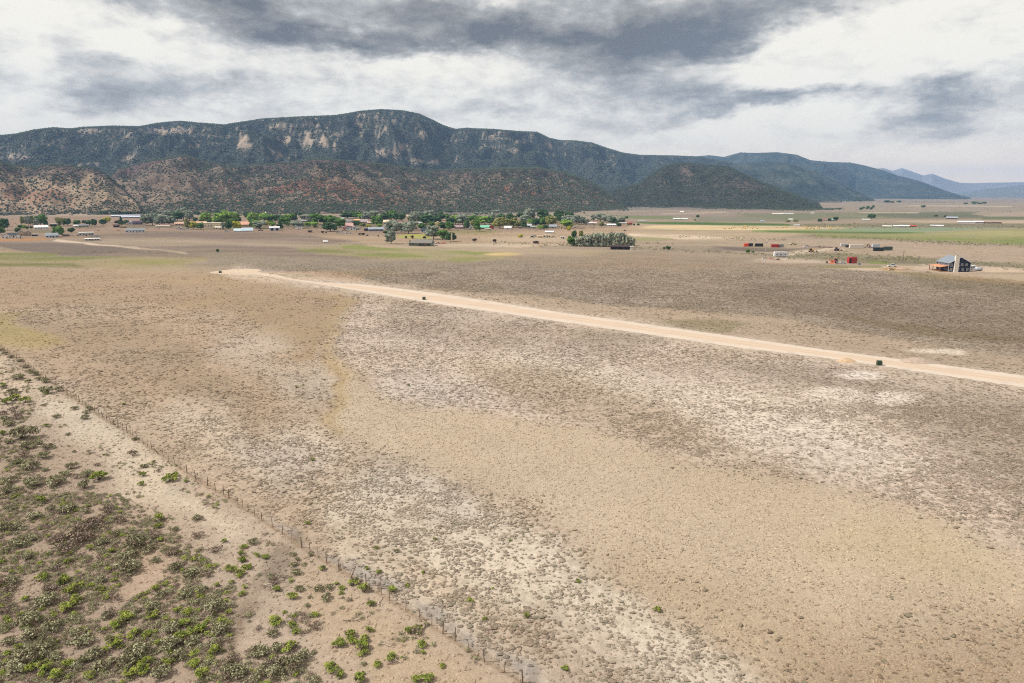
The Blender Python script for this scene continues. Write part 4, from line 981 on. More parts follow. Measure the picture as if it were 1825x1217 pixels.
band_pts([(-200, 455), (2000, 455)], 17, 1100, s0=.2, s1=.5, pr=(.5, .35, .15))
band_pts([(-100, 420), (1300, 422), (1900, 440)], 9, 600, s0=.3, s1=.7, pr=(.5, .3, .2))
band_pts([(-100, 374), (120, 374), (240, 366), (420, 380)], 4.0, 420, s0=1.0, s1=2.4, pr=(.5, .1, .4))
band_pts([(0, 405), (200, 401), (440, 400)], 4.5, 170, s0=.7, s1=2.0, pr=(.4, .2, .4))
band_pts([(1440,360),(1560,359),(1700,361)], 1.0, 200, s0=2.0, s1=6)
merged('distant_scrub', pts, gb)

# ------------------------------------------------------------------ wire fence along the near side of the field
def simple_mat(name, rgb, rough=.8, spec=.3, noise=0.0, scale=3.0, metal=0.0):
    m, t, b = new_mat(name, rough, spec); c = tuple(np.minimum(lin(rgb) * KALB * 1.32, .72))
    b.inputs['Metallic'].default_value = metal
    if noise:
        p_ = t.n('ShaderNodeTexCoord').outputs['Object']; nn = t.mapr(t.noise(p_, scale, 4, .6), .3, .7, 1 - noise, 1 + noise)
        t.t.links.new(t.mix(1.0, (*c, 1), t.n('ShaderNodeCombineColor', ins={0: nn, 1: nn, 2: nn}).outputs[0], 'MULTIPLY'), b.inputs['Base Color'])
    else: b.inputs['Base Color'].default_value = (*c, 1)
    return m
m_post = simple_mat('weathered_wood', (126,108,94), .95, .1, .3, 6)
m_wire = simple_mat('rusty_wire', (120,100,88), .7, .4)
m_pale = simple_mat('bleached_wood', (196,180,164), .95, .1, .25, 5)
def tube(path, radii, seg=6):
    path = [Vector(p) for p in path]; V = []; F_ = []
    for i, p in enumerate(path):
        d_ = (path[min(i + 1, len(path) - 1)] - path[max(i - 1, 0)]).normalized()
        s_ = d_.cross(Vector((0, 0, 1)) if abs(d_.z) < .9 else Vector((1, 0, 0))).normalized(); t_ = d_.cross(s_)
        for k_ in range(seg):
            a_ = k_ * 2 * math.pi / seg; V.append(p + (s_ * math.cos(a_) + t_ * math.sin(a_)) * radii[i])
    for i in range(len(path) - 1):
        for k_ in range(seg):
            k2 = (k_ + 1) % seg; F_ += [(i * seg + k_, i * seg + k2, (i + 1) * seg + k2, (i + 1) * seg + k_)]
    F_.append(tuple(range(seg - 1, -1, -1))); F_.append(tuple((len(path) - 1) * seg + k_ for k_ in range(seg)))
    return [tuple(v) for v in V], F_
def pyobj(name, V, F_, mat, parent=None, smooth=False, loc=None):
    me = bpy.data.meshes.new(name); me.from_pydata([tuple(map(float, v)) for v in V], [], F_); me.materials.append(mat)
    if smooth: me.polygons.foreach_set('use_smooth', [True] * len(me.polygons))
    me.update(); o = bpy.data.objects.new(name, me); col.objects.link(o)
    if parent: o.parent = parent
    if loc is not None: o.location = loc
    return o
def empty(name, loc, rz=0.0):
    o = bpy.data.objects.new(name, None); col.objects.link(o); o.location = loc; o.rotation_euler = (0, 0, rz); o.empty_display_size = .3
    return o
fp = np.array([at(*q_) for q_ in FENCE if q_[0] >= -60] + [at(1090, 1318)])
fp = np.vstack([at(-90, 560), fp])
seg = np.hypot(*np.diff(fp, axis=0).T); cum = np.concatenate([[0], np.cumsum(seg)])
fence = empty('wire_fence', (fp[0, 0], fp[0, 1], 0)); tag(fence, 'old wire fence on crooked grey wooden posts crossing the near scrub diagonally', 'fence')
gf = np.random.default_rng(5); tops = []
u = cum[-1] - .5; npost = 0; protos = []
for i in range(6):
    hh = gf.uniform(1.25, 1.55); r0 = (.035, .045, .03, .055, .035, .07)[i]
    V, F_ = tube([(0, 0, -.25), (gf.normal() * .02, gf.normal() * .02, hh * .5), (gf.normal() * .04, gf.normal() * .04, hh)], [r0 * 1.1, r0, r0 * .85], 6)
    me = bpy.data.meshes.new('post'); me.from_pydata(V, [], F_); me.materials.append(m_post); protos.append((me, hh))
while u > 0 and npost < 98:
    x = np.interp(u, cum, fp[:, 0]) + gf.normal() * .06; y = np.interp(u, cum, fp[:, 1]) + gf.normal() * .06
    me, hh = protos[int(gf.integers(6))]
    o = bpy.data.objects.new('post', me); col.objects.link(o); o.parent = fence
    o.location = (x - fp[0, 0], y - fp[0, 1], 0); tl = gf.normal(size=2) * .06
    if gf.random() < .1: tl = tl * 5
    o.rotation_euler = (tl[0], tl[1], gf.uniform(0, 6)); tops.append((x - fp[0, 0], y - fp[0, 1], hh)); npost += 1
    u -= gf.uniform(1.7, 3.1) if u > cum[-1] * .45 else gf.uniform(2.8, 4.6)
for hw in (.45, .85, 1.15):
    P_ = []
    for i, (x, y, h_) in enumerate(tops):
        P_.append((x, y, hw))
        if i + 1 < len(tops): P_.append(((x + tops[i + 1][0]) / 2, (y + tops[i + 1][1]) / 2, hw - .05))
    V, F_ = tube(P_, [.007] * len(P_), 3); pyobj('wire', V, F_, m_wire, fence)
# fallen posts and dead branches on the ground
for i, (px, py, L_, ang, pale, lab) in enumerate([(678,1071,1.6,80,1,'bleached fence post lying on the ground beside the fence'), (646,1102,1.5,35,1,'thin bleached stick on dirt between trail and fence'),
        (657,1098,.9,60,1,'short pale stick near a longer stick'), (492,1040,2.6,10,1,'long pale branch on top of the driftwood heap by the trail'), (482,1046,2.2,-35,1,'forked pale branch at the driftwood heap left end'),
        (505,1047,1.8,30,1,'curved pale branch at the driftwood heap right end'), (498,1036,1.9,-12,0,'grey branch behind the driftwood heap'), (558,1070,1.2,-60,1,'pale stick below small sagebrush near the trail'),
        (736,1136,1.0,-10,1,'white curved stick under the dead brush by the fence'), (704,1182,1.6,10,0,'grey broken branch under a bright rabbitbrush'), (706,1178,1.3,-30,1,'pale twig crossing a grey broken branch'),
        (688,1150,1.8,-20,1,'thin pale branch above the bright rabbitbrush'), (627,1107,2.0,-5,0,'dark fallen branch on open dirt'), (222,765,1.2,-40,1,'white stick beside the fence on bare ground')]):
    X, Y = at(px, py); X, Y = float(X), float(Y); gq = random.Random(i)
    n_ = 5; pts_ = []; a_ = R(ang)
    for j in range(n_):
        t_ = j / (n_ - 1) - .5; pts_.append((math.cos(a_) * t_ * L_ + gq.uniform(-.08, .08), math.sin(a_) * t_ * L_ + gq.uniform(-.08, .08), .05 + (.12 if 0 < j < 4 else 0) * gq.random()))
    rad0 = .07 if 'post' in lab else .045
    V, F_ = tube(pts_, [rad0 * (1 - .12 * j) for j in range(n_)], 6)
    if 'branch' in lab:
        b0 = len(V); p1 = pts_[2]; V2, F2 = tube([p1, (p1[0] + gq.uniform(-.4, .4), p1[1] + gq.uniform(-.4, .4), .25), (p1[0] + gq.uniform(-.9, .9), p1[1] + gq.uniform(-.9, .9), .35)], [.035, .025, .01], 5)
        V += V2; F_ += [tuple(q_ + b0 for q_ in f) for f in F2]
    o = pyobj('fallen_post' if 'post' in lab else 'fallen_branch', V, F_, m_pale if pale else m_post, loc=(X, Y, 0))
    tag(o, lab, 'branch' if 'post' not in lab else 'post')

# ------------------------------------------------------------------ buildings
MATS = {}
def cmat(rgb, rough=.85, noise=.06, metal=0.0, spec=.25, scale=.8):
    key = (tuple(rgb), rough, noise, metal)
    if key not in MATS:
        MATS[key] = simple_mat('paint_%d_%d_%d' % tuple(rgb), rgb, rough, spec, noise, scale, metal)
    return MATS[key]
m_glass = simple_mat('dark_window_glass', (52,60,70), .15, .5)
def ribbed(rgb, pitch=.4, depth=.25, metal=0.0, axis=0):
    key = ('rib', tuple(rgb), pitch, axis)
    if key not in MATS:
        m = simple_mat('ribbed_sheet_%d_%d_%d' % tuple(rgb), rgb, .6, .3, .0, 1, metal); t = NT(m.node_tree); b = m.node_tree.nodes['Principled BSDF']
        oc = t.n('ShaderNodeTexCoord').outputs['Object']; sp_ = t.n('ShaderNodeSeparateXYZ', ins={0: oc}).outputs[axis]
        wv_ = t.math('SINE', t.math('MULTIPLY', sp_, 6.283 / pitch))
        m.node_tree.links.new(t.n('ShaderNodeBump', ins={'Strength': depth, 'Distance': .05, 'Height': wv_}).outputs[0], b.inputs['Normal'])
        nn = t.mapr(t.noise(oc, .7, 4, .6), .3, .7, .88, 1.08); c = tuple(np.minimum(lin(rgb) * KALB * 1.32, .72))
        m.node_tree.links.new(t.mix(1.0, (*c, 1), t.n('ShaderNodeCombineColor', ins={0: nn, 1: nn, 2: nn}).outputs[0], 'MULTIPLY'), b.inputs['Base Color'])
        MATS[key] = m
    return MATS[key]
def boxvf(x0, x1, y0, y1, z0, z1):
    v = [(x0,y0,z0),(x1,y0,z0),(x1,y1,z0),(x0,y1,z0),(x0,y0,z1),(x1,y0,z1),(x1,y1,z1),(x0,y1,z1)]
    return v, [(0,3,2,1),(4,5,6,7),(0,1,5,4),(1,2,6,5),(2,3,7,6),(3,0,4,7)]
def join(parts):
    V = []; F_ = []
    for v, f in parts:
        b = len(V); V += list(v); F_ += [tuple(q + b for q in ff_) for ff_ in f]
    return V, F_
def boxes(*bs): return join([boxvf(*b) for b in bs])
def gable_walls(w, d, hw, hr, along):
    "closed walls with gable ends; ridge along x or y; front face at y = -d/2"
    x, y = w / 2, d / 2
    v = [(-x,-y,0),(x,-y,0),(x,y,0),(-x,y,0),(-x,-y,hw),(x,-y,hw),(x,y,hw),(-x,y,hw)]
    if along == 'x':
        v += [(-x,0,hr),(x,0,hr)]
        f = [(0,1,5,4),(2,3,7,6),(1,2,6,9,5),(3,0,4,8,7),(0,3,2,1)]
    else:
        v += [(0,-y,hr),(0,y,hr)]
        f = [(0,1,5,8,4),(2,3,7,9,6),(1,2,6,5),(3,0,4,7),(0,3,2,1)]
    return v, f
def gable_roof(w, d, hw, hr, along, ov=.5, th=.22):
    if along == 'y':
        v, f = gable_roof(d, w, hw, hr, 'x', ov, th)
        return [(-q[1], q[0], q[2]) for q in v], f
    x, y = w / 2 + ov, d / 2; sl = (hr - hw) / y; yo = y + ov; ze = hw - ov * sl
    z0, z1, e = hr + .03, ze + .03, th
    v = [(-x,-yo,z1),(x,-yo,z1),(x,0,z0),(-x,0,z0),(-x,yo,z1),(x,yo,z1)]
    v += [(a_, b_, c_ + e) for a_, b_, c_ in v]
    f = [(6,7,8,9),(9,8,11,10),(1,0,3,2),(2,3,4,5),(0,1,7,6),(5,4,10,11),(0,6,9,3),(3,9,10,4),(1,2,8,7),(2,5,11,8)]
    return v, f
BLD = []      # (short description, px, base) for wording where trees stand
def building(x0, x1, base, hpx, wall, roof, label, short, kind='gable', cat='house', name='house', rz=0.0, dr=.7, wallf=.6, win=3, door=True, ribs=False, group=None, front=None):
    pc = (x0 + x1) / 2; dep = float(depth_at(pc, base)); m = dep / F
    w = max((x1 - x0) * m, 2.0); h = max(hpx * m, 2.2); d = max(w * dr, 3.0) if kind != 'long' else max(min(w * .25, 12), 5)
    if kind != 'long': d = min(d, 14)
    X, Y = at(pc, base); X, Y = float(X), float(Y)
    face = math.atan2(X, Y)
    th = R(rz) - face
    o = empty(name, (X + math.sin(face) * d / 2, Y + math.cos(face) * d / 2, -.05), th)
    wm = ribbed(wall) if ribs else cmat(wall); rm_ = ribbed(roof) if ribs else cmat(roof, .9, .12)
    hw = h * wallf
    if kind in ('gable', 'long'):
        pyobj('wall', *gable_walls(w, d, hw, h - .25, 'x'), wm, o); pyobj('roof', *gable_roof(w, d, hw, h - .25, 'x', .6), rm_, o)
    elif kind == 'front':
        pyobj('wall', *gable_walls(w, d, hw, h - .25, 'y'), wm, o); pyobj('roof', *gable_roof(w, d, hw, h - .25, 'y', .5), rm_, o)
    elif kind == 'flat':
        hw = h - .35
        pyobj('wall', *boxvf(-w/2, w/2, -d/2, d/2, 0, hw), wm, o); pyobj('roof', *boxvf(-w/2 - .4, w/2 + .4, -d/2 - .6, d/2 + .4, hw + .003, h), rm_, o)
    elif kind == 'lean':
        V = [(-w/2,-d/2,0),(w/2,-d/2,0),(w/2,d/2,0),(-w/2,d/2,0),(-w/2,-d/2,hw),(w/2,-d/2,hw),(w/2,d/2,h-.2),(-w/2,d/2,h-.2)]
        pyobj('wall', V, [(0,3,2,1),(4,5,6,7),(0,1,5,4),(1,2,6,5),(2,3,7,6),(3,0,4,7)], wm, o)
        rf = [(-w/2-.4,-d/2-.6,hw+.003),(w/2+.4,-d/2-.6,hw+.003),(w/2+.4,d/2+.3,h-.17),(-w/2-.4,d/2+.3,h-.17)]
        rf += [(a_, b_, c_ + .2) for a_, b_, c_ in rf]
        pyobj('roof', rf, [(0,3,2,1),(4,5,6,7),(0,1,5,4),(1,2,6,5),(2,3,7,6),(3,0,4,7)], rm_, o)
    hw_ = hw if kind != 'flat' else h - .35
    if front == 'open':
        pyobj('opening', *boxes((-w/2 + .5, w/2 - .5, -d/2 - .03, -d/2 + .04, .1, hw_ * .82)), cmat((40,36,34)), o)
        nb = max(2, int(w / 5))
        for i in range(nb + 1):
            xx = -w/2 + .5 + (w - 1) * i / nb; pyobj('post', *boxvf(xx - .12, xx + .12, -d/2 - .3, -d/2 - .05, 0, hw_ * .84), m_post, o)
    elif front == 'bays':
        nb = max(2, int(w / 4.5))
        for i in range(nb):
            xx = -w/2 + w * (i + .5) / nb; pyobj('door', *boxvf(xx - 1.5, xx + 1.5, -d/2 - .05, -d/2 + .03, 0, min(hw_ * .8, 3.4)), cmat((40,46,66)), o)
    elif win and w > 4:
        ww = min(1.5, w * .14); wh = min(1.3, hw_ * .42); zc = hw_ * .55
        slots = win + (1 if door else 0)
        for i in range(slots):
            xx = -w/2 + w * (i + .5) / slots + (.2 if i % 2 else -.15)
            if door and i == slots // 2:
                pyobj('door', *boxvf(xx - .55, xx + .55, -d/2 - .05, -d/2 + .03, 0.02, min(2.1, hw_ * .85)), cmat((92,74,62)), o)
            else:
                wd = pyobj('window', *boxvf(xx - ww/2, xx + ww/2, -d/2 - .04, -d/2 + .03, zc - wh/2, zc + wh/2), m_glass, o)
        if kind in ('gable', 'front') and w > 8 and (int(x0) % 2 == 0):
            pyobj('chimney', *boxvf(w * .2, w * .2 + .8, -.1, .8, h * .8, h + .6), cmat((150,110,96)), o)
    tag(o, label, cat, group); BLD.append((short, pc, base)); return o
GT = 'houses and sheds of the small town'
WH = (238,237,234); CR = (222,206,178); TN = (196,172,146); GR = (140,140,142); DG = (96,98,102); BR = (112,88,76); SL = (168,174,180); MT = (206,210,216); NV = (48,54,78)
B = building
B(5,19.5,424.8,8.6,WH,(84,88,96),'white gabled house front at the left end of the orange dirt strip','white house by the orange dirt','front',wallf=.5,win=2,dr=1)
B(28.5,38,424.6,8,WH,(84,88,96),'narrow white gabled wing right of the charcoal roof','narrow white gabled wing','front',wallf=.5,win=1,dr=1)
B(17,31,423,8.2,WH,(74,78,86),'low white wing with charcoal roof between two white gables','charcoal-roofed white wing','gable',win=2)
B(31,45,420.5,10,TN,(132,120,108),'tan house with steep gable behind the charcoal-roofed white wing','left tan gabled house','front',wallf=.5,win=2,dr=1)
B(45,56,420,9,(188,166,142),(146,132,118),'tan house with steep gable right of its twin, nearest the dirt lane','right tan gabled house','front',wallf=.5,win=1,dr=1)
B(57,67,420.5,3.5,WH,(206,206,206),'low white carport beside the tan gabled houses','low white carport','flat',cat='carport',name='carport',front='open')
B(84,102,423.6,8.5,(200,206,216),(150,156,164),'pale grey house in front of a large green tree where the light track starts','pale grey house at the track','gable',wallf=.5)
B(64,84,408.3,7,WH,(228,228,228),'white roofed long building below the tall grey-green trees','white roofed building at far left','gable',wallf=.5,win=4)
B(90,101,403.4,4.5,(82,74,70),(232,232,230),'open shed with bright white roof and dark front','white-topped dark shed','flat',cat='shed',name='shed',front='open')
B(132,139,404.5,4,WH,(220,220,218),'tiny white cottage beside a long grey-roofed house','tiny white cottage')
B(142,157,404.8,5,(176,164,150),(128,130,132),'long grey-roofed house right of a tiny white cottage','long grey-roofed house')
B(114,142,420.6,3,(150,132,118),(134,126,120),'long low brown shed behind a heap of rubble','long low brown shed','long',cat='shed',name='shed')
B(143,166,420.6,6.5,(206,200,184),(214,216,214),'cream mobile home with pale roof left of parked wrecks','cream mobile home','flat',cat='mobile home',name='mobile_home',win=4)
B(154,176,428.8,3.6,(204,196,184),(240,236,228),'long white trailer home out in the brown field','long white trailer home','flat',cat='mobile home',name='mobile_home',win=4)
B(202,253,386.2,3.4,(150,156,172),(210,214,228),'longest silver-roofed livestock barn behind the orchard row, upper of two','upper long silver barn','long',cat='barn',name='barn',ribs=True,win=0)
B(216,252,388.6,3.2,(120,124,140),(214,218,230),'second long silver-roofed livestock barn, in front of the longest one','lower long silver barn','long',cat='barn',name='barn',ribs=True,win=0)
B(229,240,399.8,5.5,(206,202,208),(206,206,210),'small white house attached left of a purple-roofed house','small white house by the purple roof','front',win=1)
B(238,254,400.2,6.5,(132,116,130),(78,66,92),'purple-roofed house beside the big silver willows','purple-roofed house')
B(203,214,405,5,(74,60,54),(86,66,58),'small dark brown open shed with sloping roof','small dark open shed','lean',cat='shed',name='shed',front='open')
B(214,225,405.8,2.4,(168,136,112),(186,160,138),'flat tan lean-to right of the dark open shed','flat tan lean-to','flat',cat='shed',name='shed',win=1)
B(226,256,414.2,7,(226,228,226),(132,136,140),'long white farmhouse with grey roof at the field edge','long white farmhouse','gable',wallf=.55,win=5)
B(279,302,405.8,3.6,(218,206,184),(228,218,200),'long cream shed at the foot of the silver willows','long cream shed','flat',cat='shed',name='shed',win=0)
B(291,304,403.4,4.5,(150,118,100),(136,108,96),'brown-roofed shed behind the long cream shed','brown-roofed shed')
B(313,331,402,6,(198,168,146),(204,168,148),'pinkish-tan house between silver willow and olive tree','pinkish-tan house')
B(339,367,401,6.5,(206,184,156),(196,158,136),'wide tan house with terracotta roof behind yellow-green shrubs','wide terracotta-roofed house')
B(365,395,408.5,11.5,(222,208,180),(226,212,186),'large cream two-storey house with flat-topped terraces','large cream house','flat',win=5)
B(384,395,408.9,6,(230,216,192),(214,200,176),'cream garage wing in front of the large cream house','cream garage wing','gable',win=1)
B(378,400,374.4,4.2,(206,202,188),(232,232,226),'white metal barn at the foot of the hills','white barn under the hills','long',cat='barn',name='barn',ribs=True,win=2)
B(403,414,375.2,3,(216,212,208),(236,236,236),'small white shed right of the white barn at the hill foot','white shed under the hills','flat',cat='shed',name='shed')
B(415,427,375.6,2,(196,190,186),(214,212,212),'low pale shed right of the small white shed at hill foot','low pale shed under the hills','flat',cat='shed',name='shed')
B(428,452,404,9,(212,180,156),(218,162,140),'large house with pink terracotta roof among bright trees','pink terracotta-roofed house','gable',wallf=.45,win=4)
B(418,433,412.6,5.5,(190,200,208),(196,214,224),'pale blue metal hoop shed, left one of two','left pale blue shed','gable',wallf=.3,cat='shed',name='shed',ribs=True,win=0)
B(433,450,412.4,6.5,(190,200,208),(190,208,220),'pale blue metal hoop shed, right one of two','right pale blue shed','gable',wallf=.3,cat='shed',name='shed',ribs=True,win=0)
B(481,498,410.8,6.8,(196,198,206),(236,238,242),'white metal shed with three navy doors facing the field','white shed with navy doors','lean',cat='shed',name='shed',front='bays',wallf=.75,ribs=True)
B(506,513,398.6,4,TN,(214,184,156),'small tan roof showing between green trees','small tan roof')
B(530,536,395.6,6,WH,(236,236,236),'narrow white house beside a dark spruce','narrow white house','front',win=1)
B(537,548,395.8,4,(170,166,164),(146,150,158),'grey-roofed house right of the narrow white house','grey house by the spruce')
B(466,473,396,5,(228,228,224),(232,232,232),'little white gable among trees below the steeple','little white gable','front',win=1)
B(602,612,392.6,4.5,WH,(222,224,224),'white house at the hedge of dark trees','white house at the hedge')
B(615,626,396.3,6.5,(236,238,240),(200,204,210),'tall white house above the pink roofs','tall white house above pink roofs','front',win=2)
B(613,629,405.3,8,(208,168,156),(212,170,160),'house with broad dusty pink roof','dusty pink roof house','gable',wallf=.35)
B(611,619,408,5,(196,150,142),(206,158,150),'small rose-coloured house below the dusty pink roof','small rose house','front',win=1)
B(618,634,410,5,(236,236,234),(120,126,130),'long white garage with grey roof left of a gabled white garage','long white garage','flat',win=2)
B(626,635,409.7,6.4,(240,240,238),(226,226,226),'white gabled garage with dark doorway','gabled white garage','front',win=0,front='open',cat='garage',name='garage')
B(635,641,409.5,5.6,(230,230,226),(222,216,210),'narrow white shed right of the gabled garage','narrow white shed','front',win=1)
B(632,642,395.3,5,(214,180,142),(222,178,134),'orange-tan roofed house above the dusty pink roof','orange-tan roofed house')
B(643,655,397.6,7,(190,172,168),(180,164,164),'grey-pink house with tall roof among pink ones','grey-pink house','gable',wallf=.4)
B(655,665,399.7,5,(206,178,152),(208,180,158),'tan ranch house right of the grey-pink house','tan ranch house')
B(657,683,411.8,7,(146,152,170),(150,158,164),'long blue-grey house with white trim facing the field','long blue-grey house','gable',wallf=.5,win=6)
B(649,656,411.3,5,(90,94,106),(196,200,204),'small dark carport left of the long blue-grey house','dark carport','flat',front='open',cat='carport',name='carport')
B(679,695,400.4,8,(232,212,180),(238,214,182),'two-storey cream house with broad light roof','two-storey cream house','gable',wallf=.6,win=3)
B(683,690.5,408.3,8.5,(238,236,230),(220,216,208),'narrow white gabled house left of the silver trees','narrow white gabled house','front',win=1)
B(711,717,400.6,5,(220,190,170),(206,170,150),'salmon house corner between trees','salmon house')
B(717,723,400.8,4.5,(150,70,60),(140,80,70),'small red house right of the salmon house','small red house')
B(722,734,387.6,3.6,(206,182,160),(214,190,168),'tan house on the rise behind the trees','tan house on the rise')
B(709,719,412,7.5,(234,234,230),(206,208,206),'white house almost hidden by silver trees','white house in silver trees','front',win=1)
B(751,768,414.3,7.5,(234,232,226),(56,66,78),'white house with dark slate roof behind the silver tree','white house with slate roof','gable',wallf=.45,win=3)
B(745,755,399,4,(236,238,236),(210,222,214),'white house corner under dark trees','white corner house')
B(773,788,402.6,8,(232,214,160),(238,216,170),'pale yellow house with twin peaks among trees','pale yellow house','front',wallf=.5,win=2)
B(810,827,407.6,6.5,(176,140,136),(160,138,140),'mauve-roofed house behind the yellow field','mauve-roofed house','gable',wallf=.45)
B(834,842,408.4,9,(234,236,234),(214,222,226),'slim white house between two dark round trees','slim white house','front',win=2)
B(855,872,407.6,6.2,(120,66,56),(128,196,168),'barn with mint-green metal roof','mint-green roofed barn','gable',wallf=.4,cat='barn',name='barn',ribs=True,win=0,front='open')
B(872,880,408.2,7,(166,84,72),(150,92,84),'dark red barn attached right of the mint-green roof','dark red barn','front',cat='barn',name='barn',win=1)
B(864,875,410.4,2.6,(228,216,192),(236,226,204),'low cream shed in front of the mint-roofed barn','low cream shed','flat',cat='shed',name='shed',win=0)
B(899,911,409,6.5,(236,236,234),(220,218,214),'white cottage with one dark window at the field edge','white cottage at field edge','gable',wallf=.5,win=1,door=False)
B(938,947,405.8,7,(176,178,182),(188,190,192),'grey house at the edge of silver trees','grey house','gable')
B(946,956,407,4,(132,140,134),(150,158,150),'low green-grey house right of the grey house','low green-grey house')
B(979,992,407,7,(196,196,200),(152,156,160),'grey and white house with jumbled roofs','grey and white house','gable',wallf=.5)
B(996,1005,407.3,8,(232,214,180),(214,196,160),'pale yellow narrow house beside a bright tree','narrow pale yellow house','front',wallf=.6,win=2)
B(972,986,415.8,4.4,(222,226,232),(232,236,240),'translucent white greenhouse alone on the dry field','white greenhouse','gable',wallf=.6,cat='greenhouse',name='greenhouse',win=0)
B(999,1006,425.4,4.2,(228,224,216),(214,208,196),'small whitewashed pump house by the grove','whitewashed pump house','flat',win=1,cat='shed',name='shed')
B(958,966,423.3,4,(214,196,168),(188,160,132),'tan tumbledown cabin in the farm yard','tan tumbledown cabin','gable',win=1,cat='shed',name='shed')
B(968,982,423.2,4.4,(230,218,196),(220,206,180),'cream farm shed right of the tumbledown cabin','cream farm shed','flat',win=2,cat='shed',name='shed')
B(1048,1056,400.3,5,(232,232,230),(214,206,200),'white trailer house in the grove gap','white trailer house','gable')
B(1053,1063,400,4,(222,206,202),(226,196,194),'pink-roofed house right of the white trailer house','pink-roofed house')
B(1074,1080,402,4,(236,236,234),(226,226,226),'small white shed beside an olive tree','white shed by olive tree','flat',cat='shed',name='shed',win=1)
B(1082,1098,402.5,3.8,(234,236,238),(216,220,222),'long white house before silver trees','long white house','gable',wallf=.5,win=4)
B(1104,1117,399.3,2.8,(230,226,222),(232,232,232),'low white stable left of a red barn','low white stable','flat',cat='stable',name='stable',win=0)
B(1118,1127,400.4,5,(160,72,62),(150,92,84),'small red barn at the right end of town','small red barn','gable',cat='barn',name='barn',win=0)
B(1138,1150,394.9,2.4,(226,226,226),(240,240,240),'long white shed on the green strip','long white shed on green strip','flat',cat='shed',name='shed',win=0)
B(1200,1212,391.6,3,(206,214,206),(222,232,222),'pale mint barn, left one of two behind the green strip','left mint barn','gable',cat='barn',name='barn',win=0)
B(1213,1225,391.6,2.6,(206,214,206),(222,232,222),'pale mint barn, right one of two behind the green strip','right mint barn','long',cat='barn',name='barn',win=0)
B(1212,1218.5,378.6,2.4,(232,226,218),(240,236,232),'white house on the far pink plain','white house on pink plain','gable',win=0)
B(1406,1412,392.3,2.6,(230,230,226),(238,238,234),'white farmhouse above a small bush','white farmhouse','gable',win=0)
B(1416,1424.5,402.4,2.6,(236,236,234),(240,240,238),'white box trailer at the wheat field edge','white box trailer','flat',cat='trailer',name='trailer',win=0)
B(1377,1395,382,2.4,(222,218,206),(232,228,214),'long cream sheds on the far plain, wider one','wide cream shed','long',cat='shed',name='shed',win=0)
B(1396,1413,381.6,2,(214,216,214),(226,228,226),'long pale shed on the far plain, thinner one','thin pale shed','long',cat='shed',name='shed',win=0)
B(1444,1451,380.2,3.2,(232,230,226),(236,236,234),'white gabled barn alone on the far plain','lone white gabled barn','front',cat='barn',name='barn',win=0)
B(1356,1361,395.6,2.6,(150,170,190),(170,190,206),'tiny bluish shed at the far end of the green strip','bluish shed','gable',cat='shed',name='shed',win=0)
B(1464,1476,393.6,4,(150,168,160),(166,110,104),'farm building with dull red roof and grey walls','dull red roofed farm','gable',win=0)
B(1479,1486,393.4,3.2,(156,186,186),(160,190,190),'teal metal shed between two dark trees','teal shed','gable',cat='shed',name='shed',win=0)
B(1537,1549,393.2,3.2,(206,204,198),(196,196,192),'grey-white shed below the big lone tree','shed below the lone tree','gable',cat='shed',name='shed',win=0)
B(1574,1588,404.6,2.8,(226,222,212),(234,230,220),'cream shed right before the blue-green field','cream shed before blue-green field','long',cat='shed',name='shed',win=0)
B(1593,1604,404.4,3.2,(214,214,208),(230,230,226),'pale shed at left end of the white farm sheds','pale farm shed','gable',cat='shed',name='shed',win=0)
B(1604,1619,404.6,3.6,(210,210,210),(236,236,236),'widest white farm shed left of the red one','widest white farm shed','gable',cat='shed',name='shed',win=0)
B(1621,1632,404,2.6,(150,70,56),(186,78,62),'low red-roofed farm shed right of white ones','red-roofed farm shed','gable',cat='shed',name='shed',win=0)
B(1659,1670,403.4,2.6,(206,206,210),(226,226,230),'white sheeted greenhouse, left of its pair','left sheeted greenhouse','gable',cat='greenhouse',name='greenhouse',win=0)
B(1669,1680,403.8,3,(206,206,210),(232,232,236),'white sheeted greenhouse, right of its pair','right sheeted greenhouse','gable',cat='greenhouse',name='greenhouse',win=0)
B(1688,1705,390.2,4.2,(110,96,90),(160,164,172),'grey-roofed ranch house with dark walls on the plain','grey-roofed ranch house','gable',wallf=.5,win=2)
B(1709,1735,397.8,4,(214,204,208),(222,214,218),'lilac-white long dairy shed','lilac-white dairy shed','long',cat='shed',name='shed',win=0)
B(1735,1751,397.7,4.2,(168,156,164),(206,204,208),'mauve dairy shed end right of the lilac-white shed','mauve dairy shed','long',cat='shed',name='shed',win=3)
B(1751,1766,397.9,2.6,(110,84,76),(120,96,88),'low brown cattle shelter, left of two','left cattle shelter','long',cat='shed',name='shed',front='open')
B(1768,1783,397.9,2.4,(120,92,82),(104,84,78),'low brown cattle shelter, right of two','right cattle shelter','long',cat='shed',name='shed',front='open')
B(1088,1123,444.8,6.6,(78,58,56),(66,50,50),'long dark brown open-front shed before the pale grove','long dark shed','lean',cat='shed',name='shed',front='open',wallf=.8)
B(1123,1128.5,445.3,6.2,(222,216,204),(206,200,188),'white end room at the right end of the dark shed','white end room','flat',cat='shed',name='shed',win=0)
B(577,583,432.6,3.2,(206,200,196),(232,228,226),'small pale pump shed among green grass','pale pump shed','gable',cat='shed',name='shed',win=1)
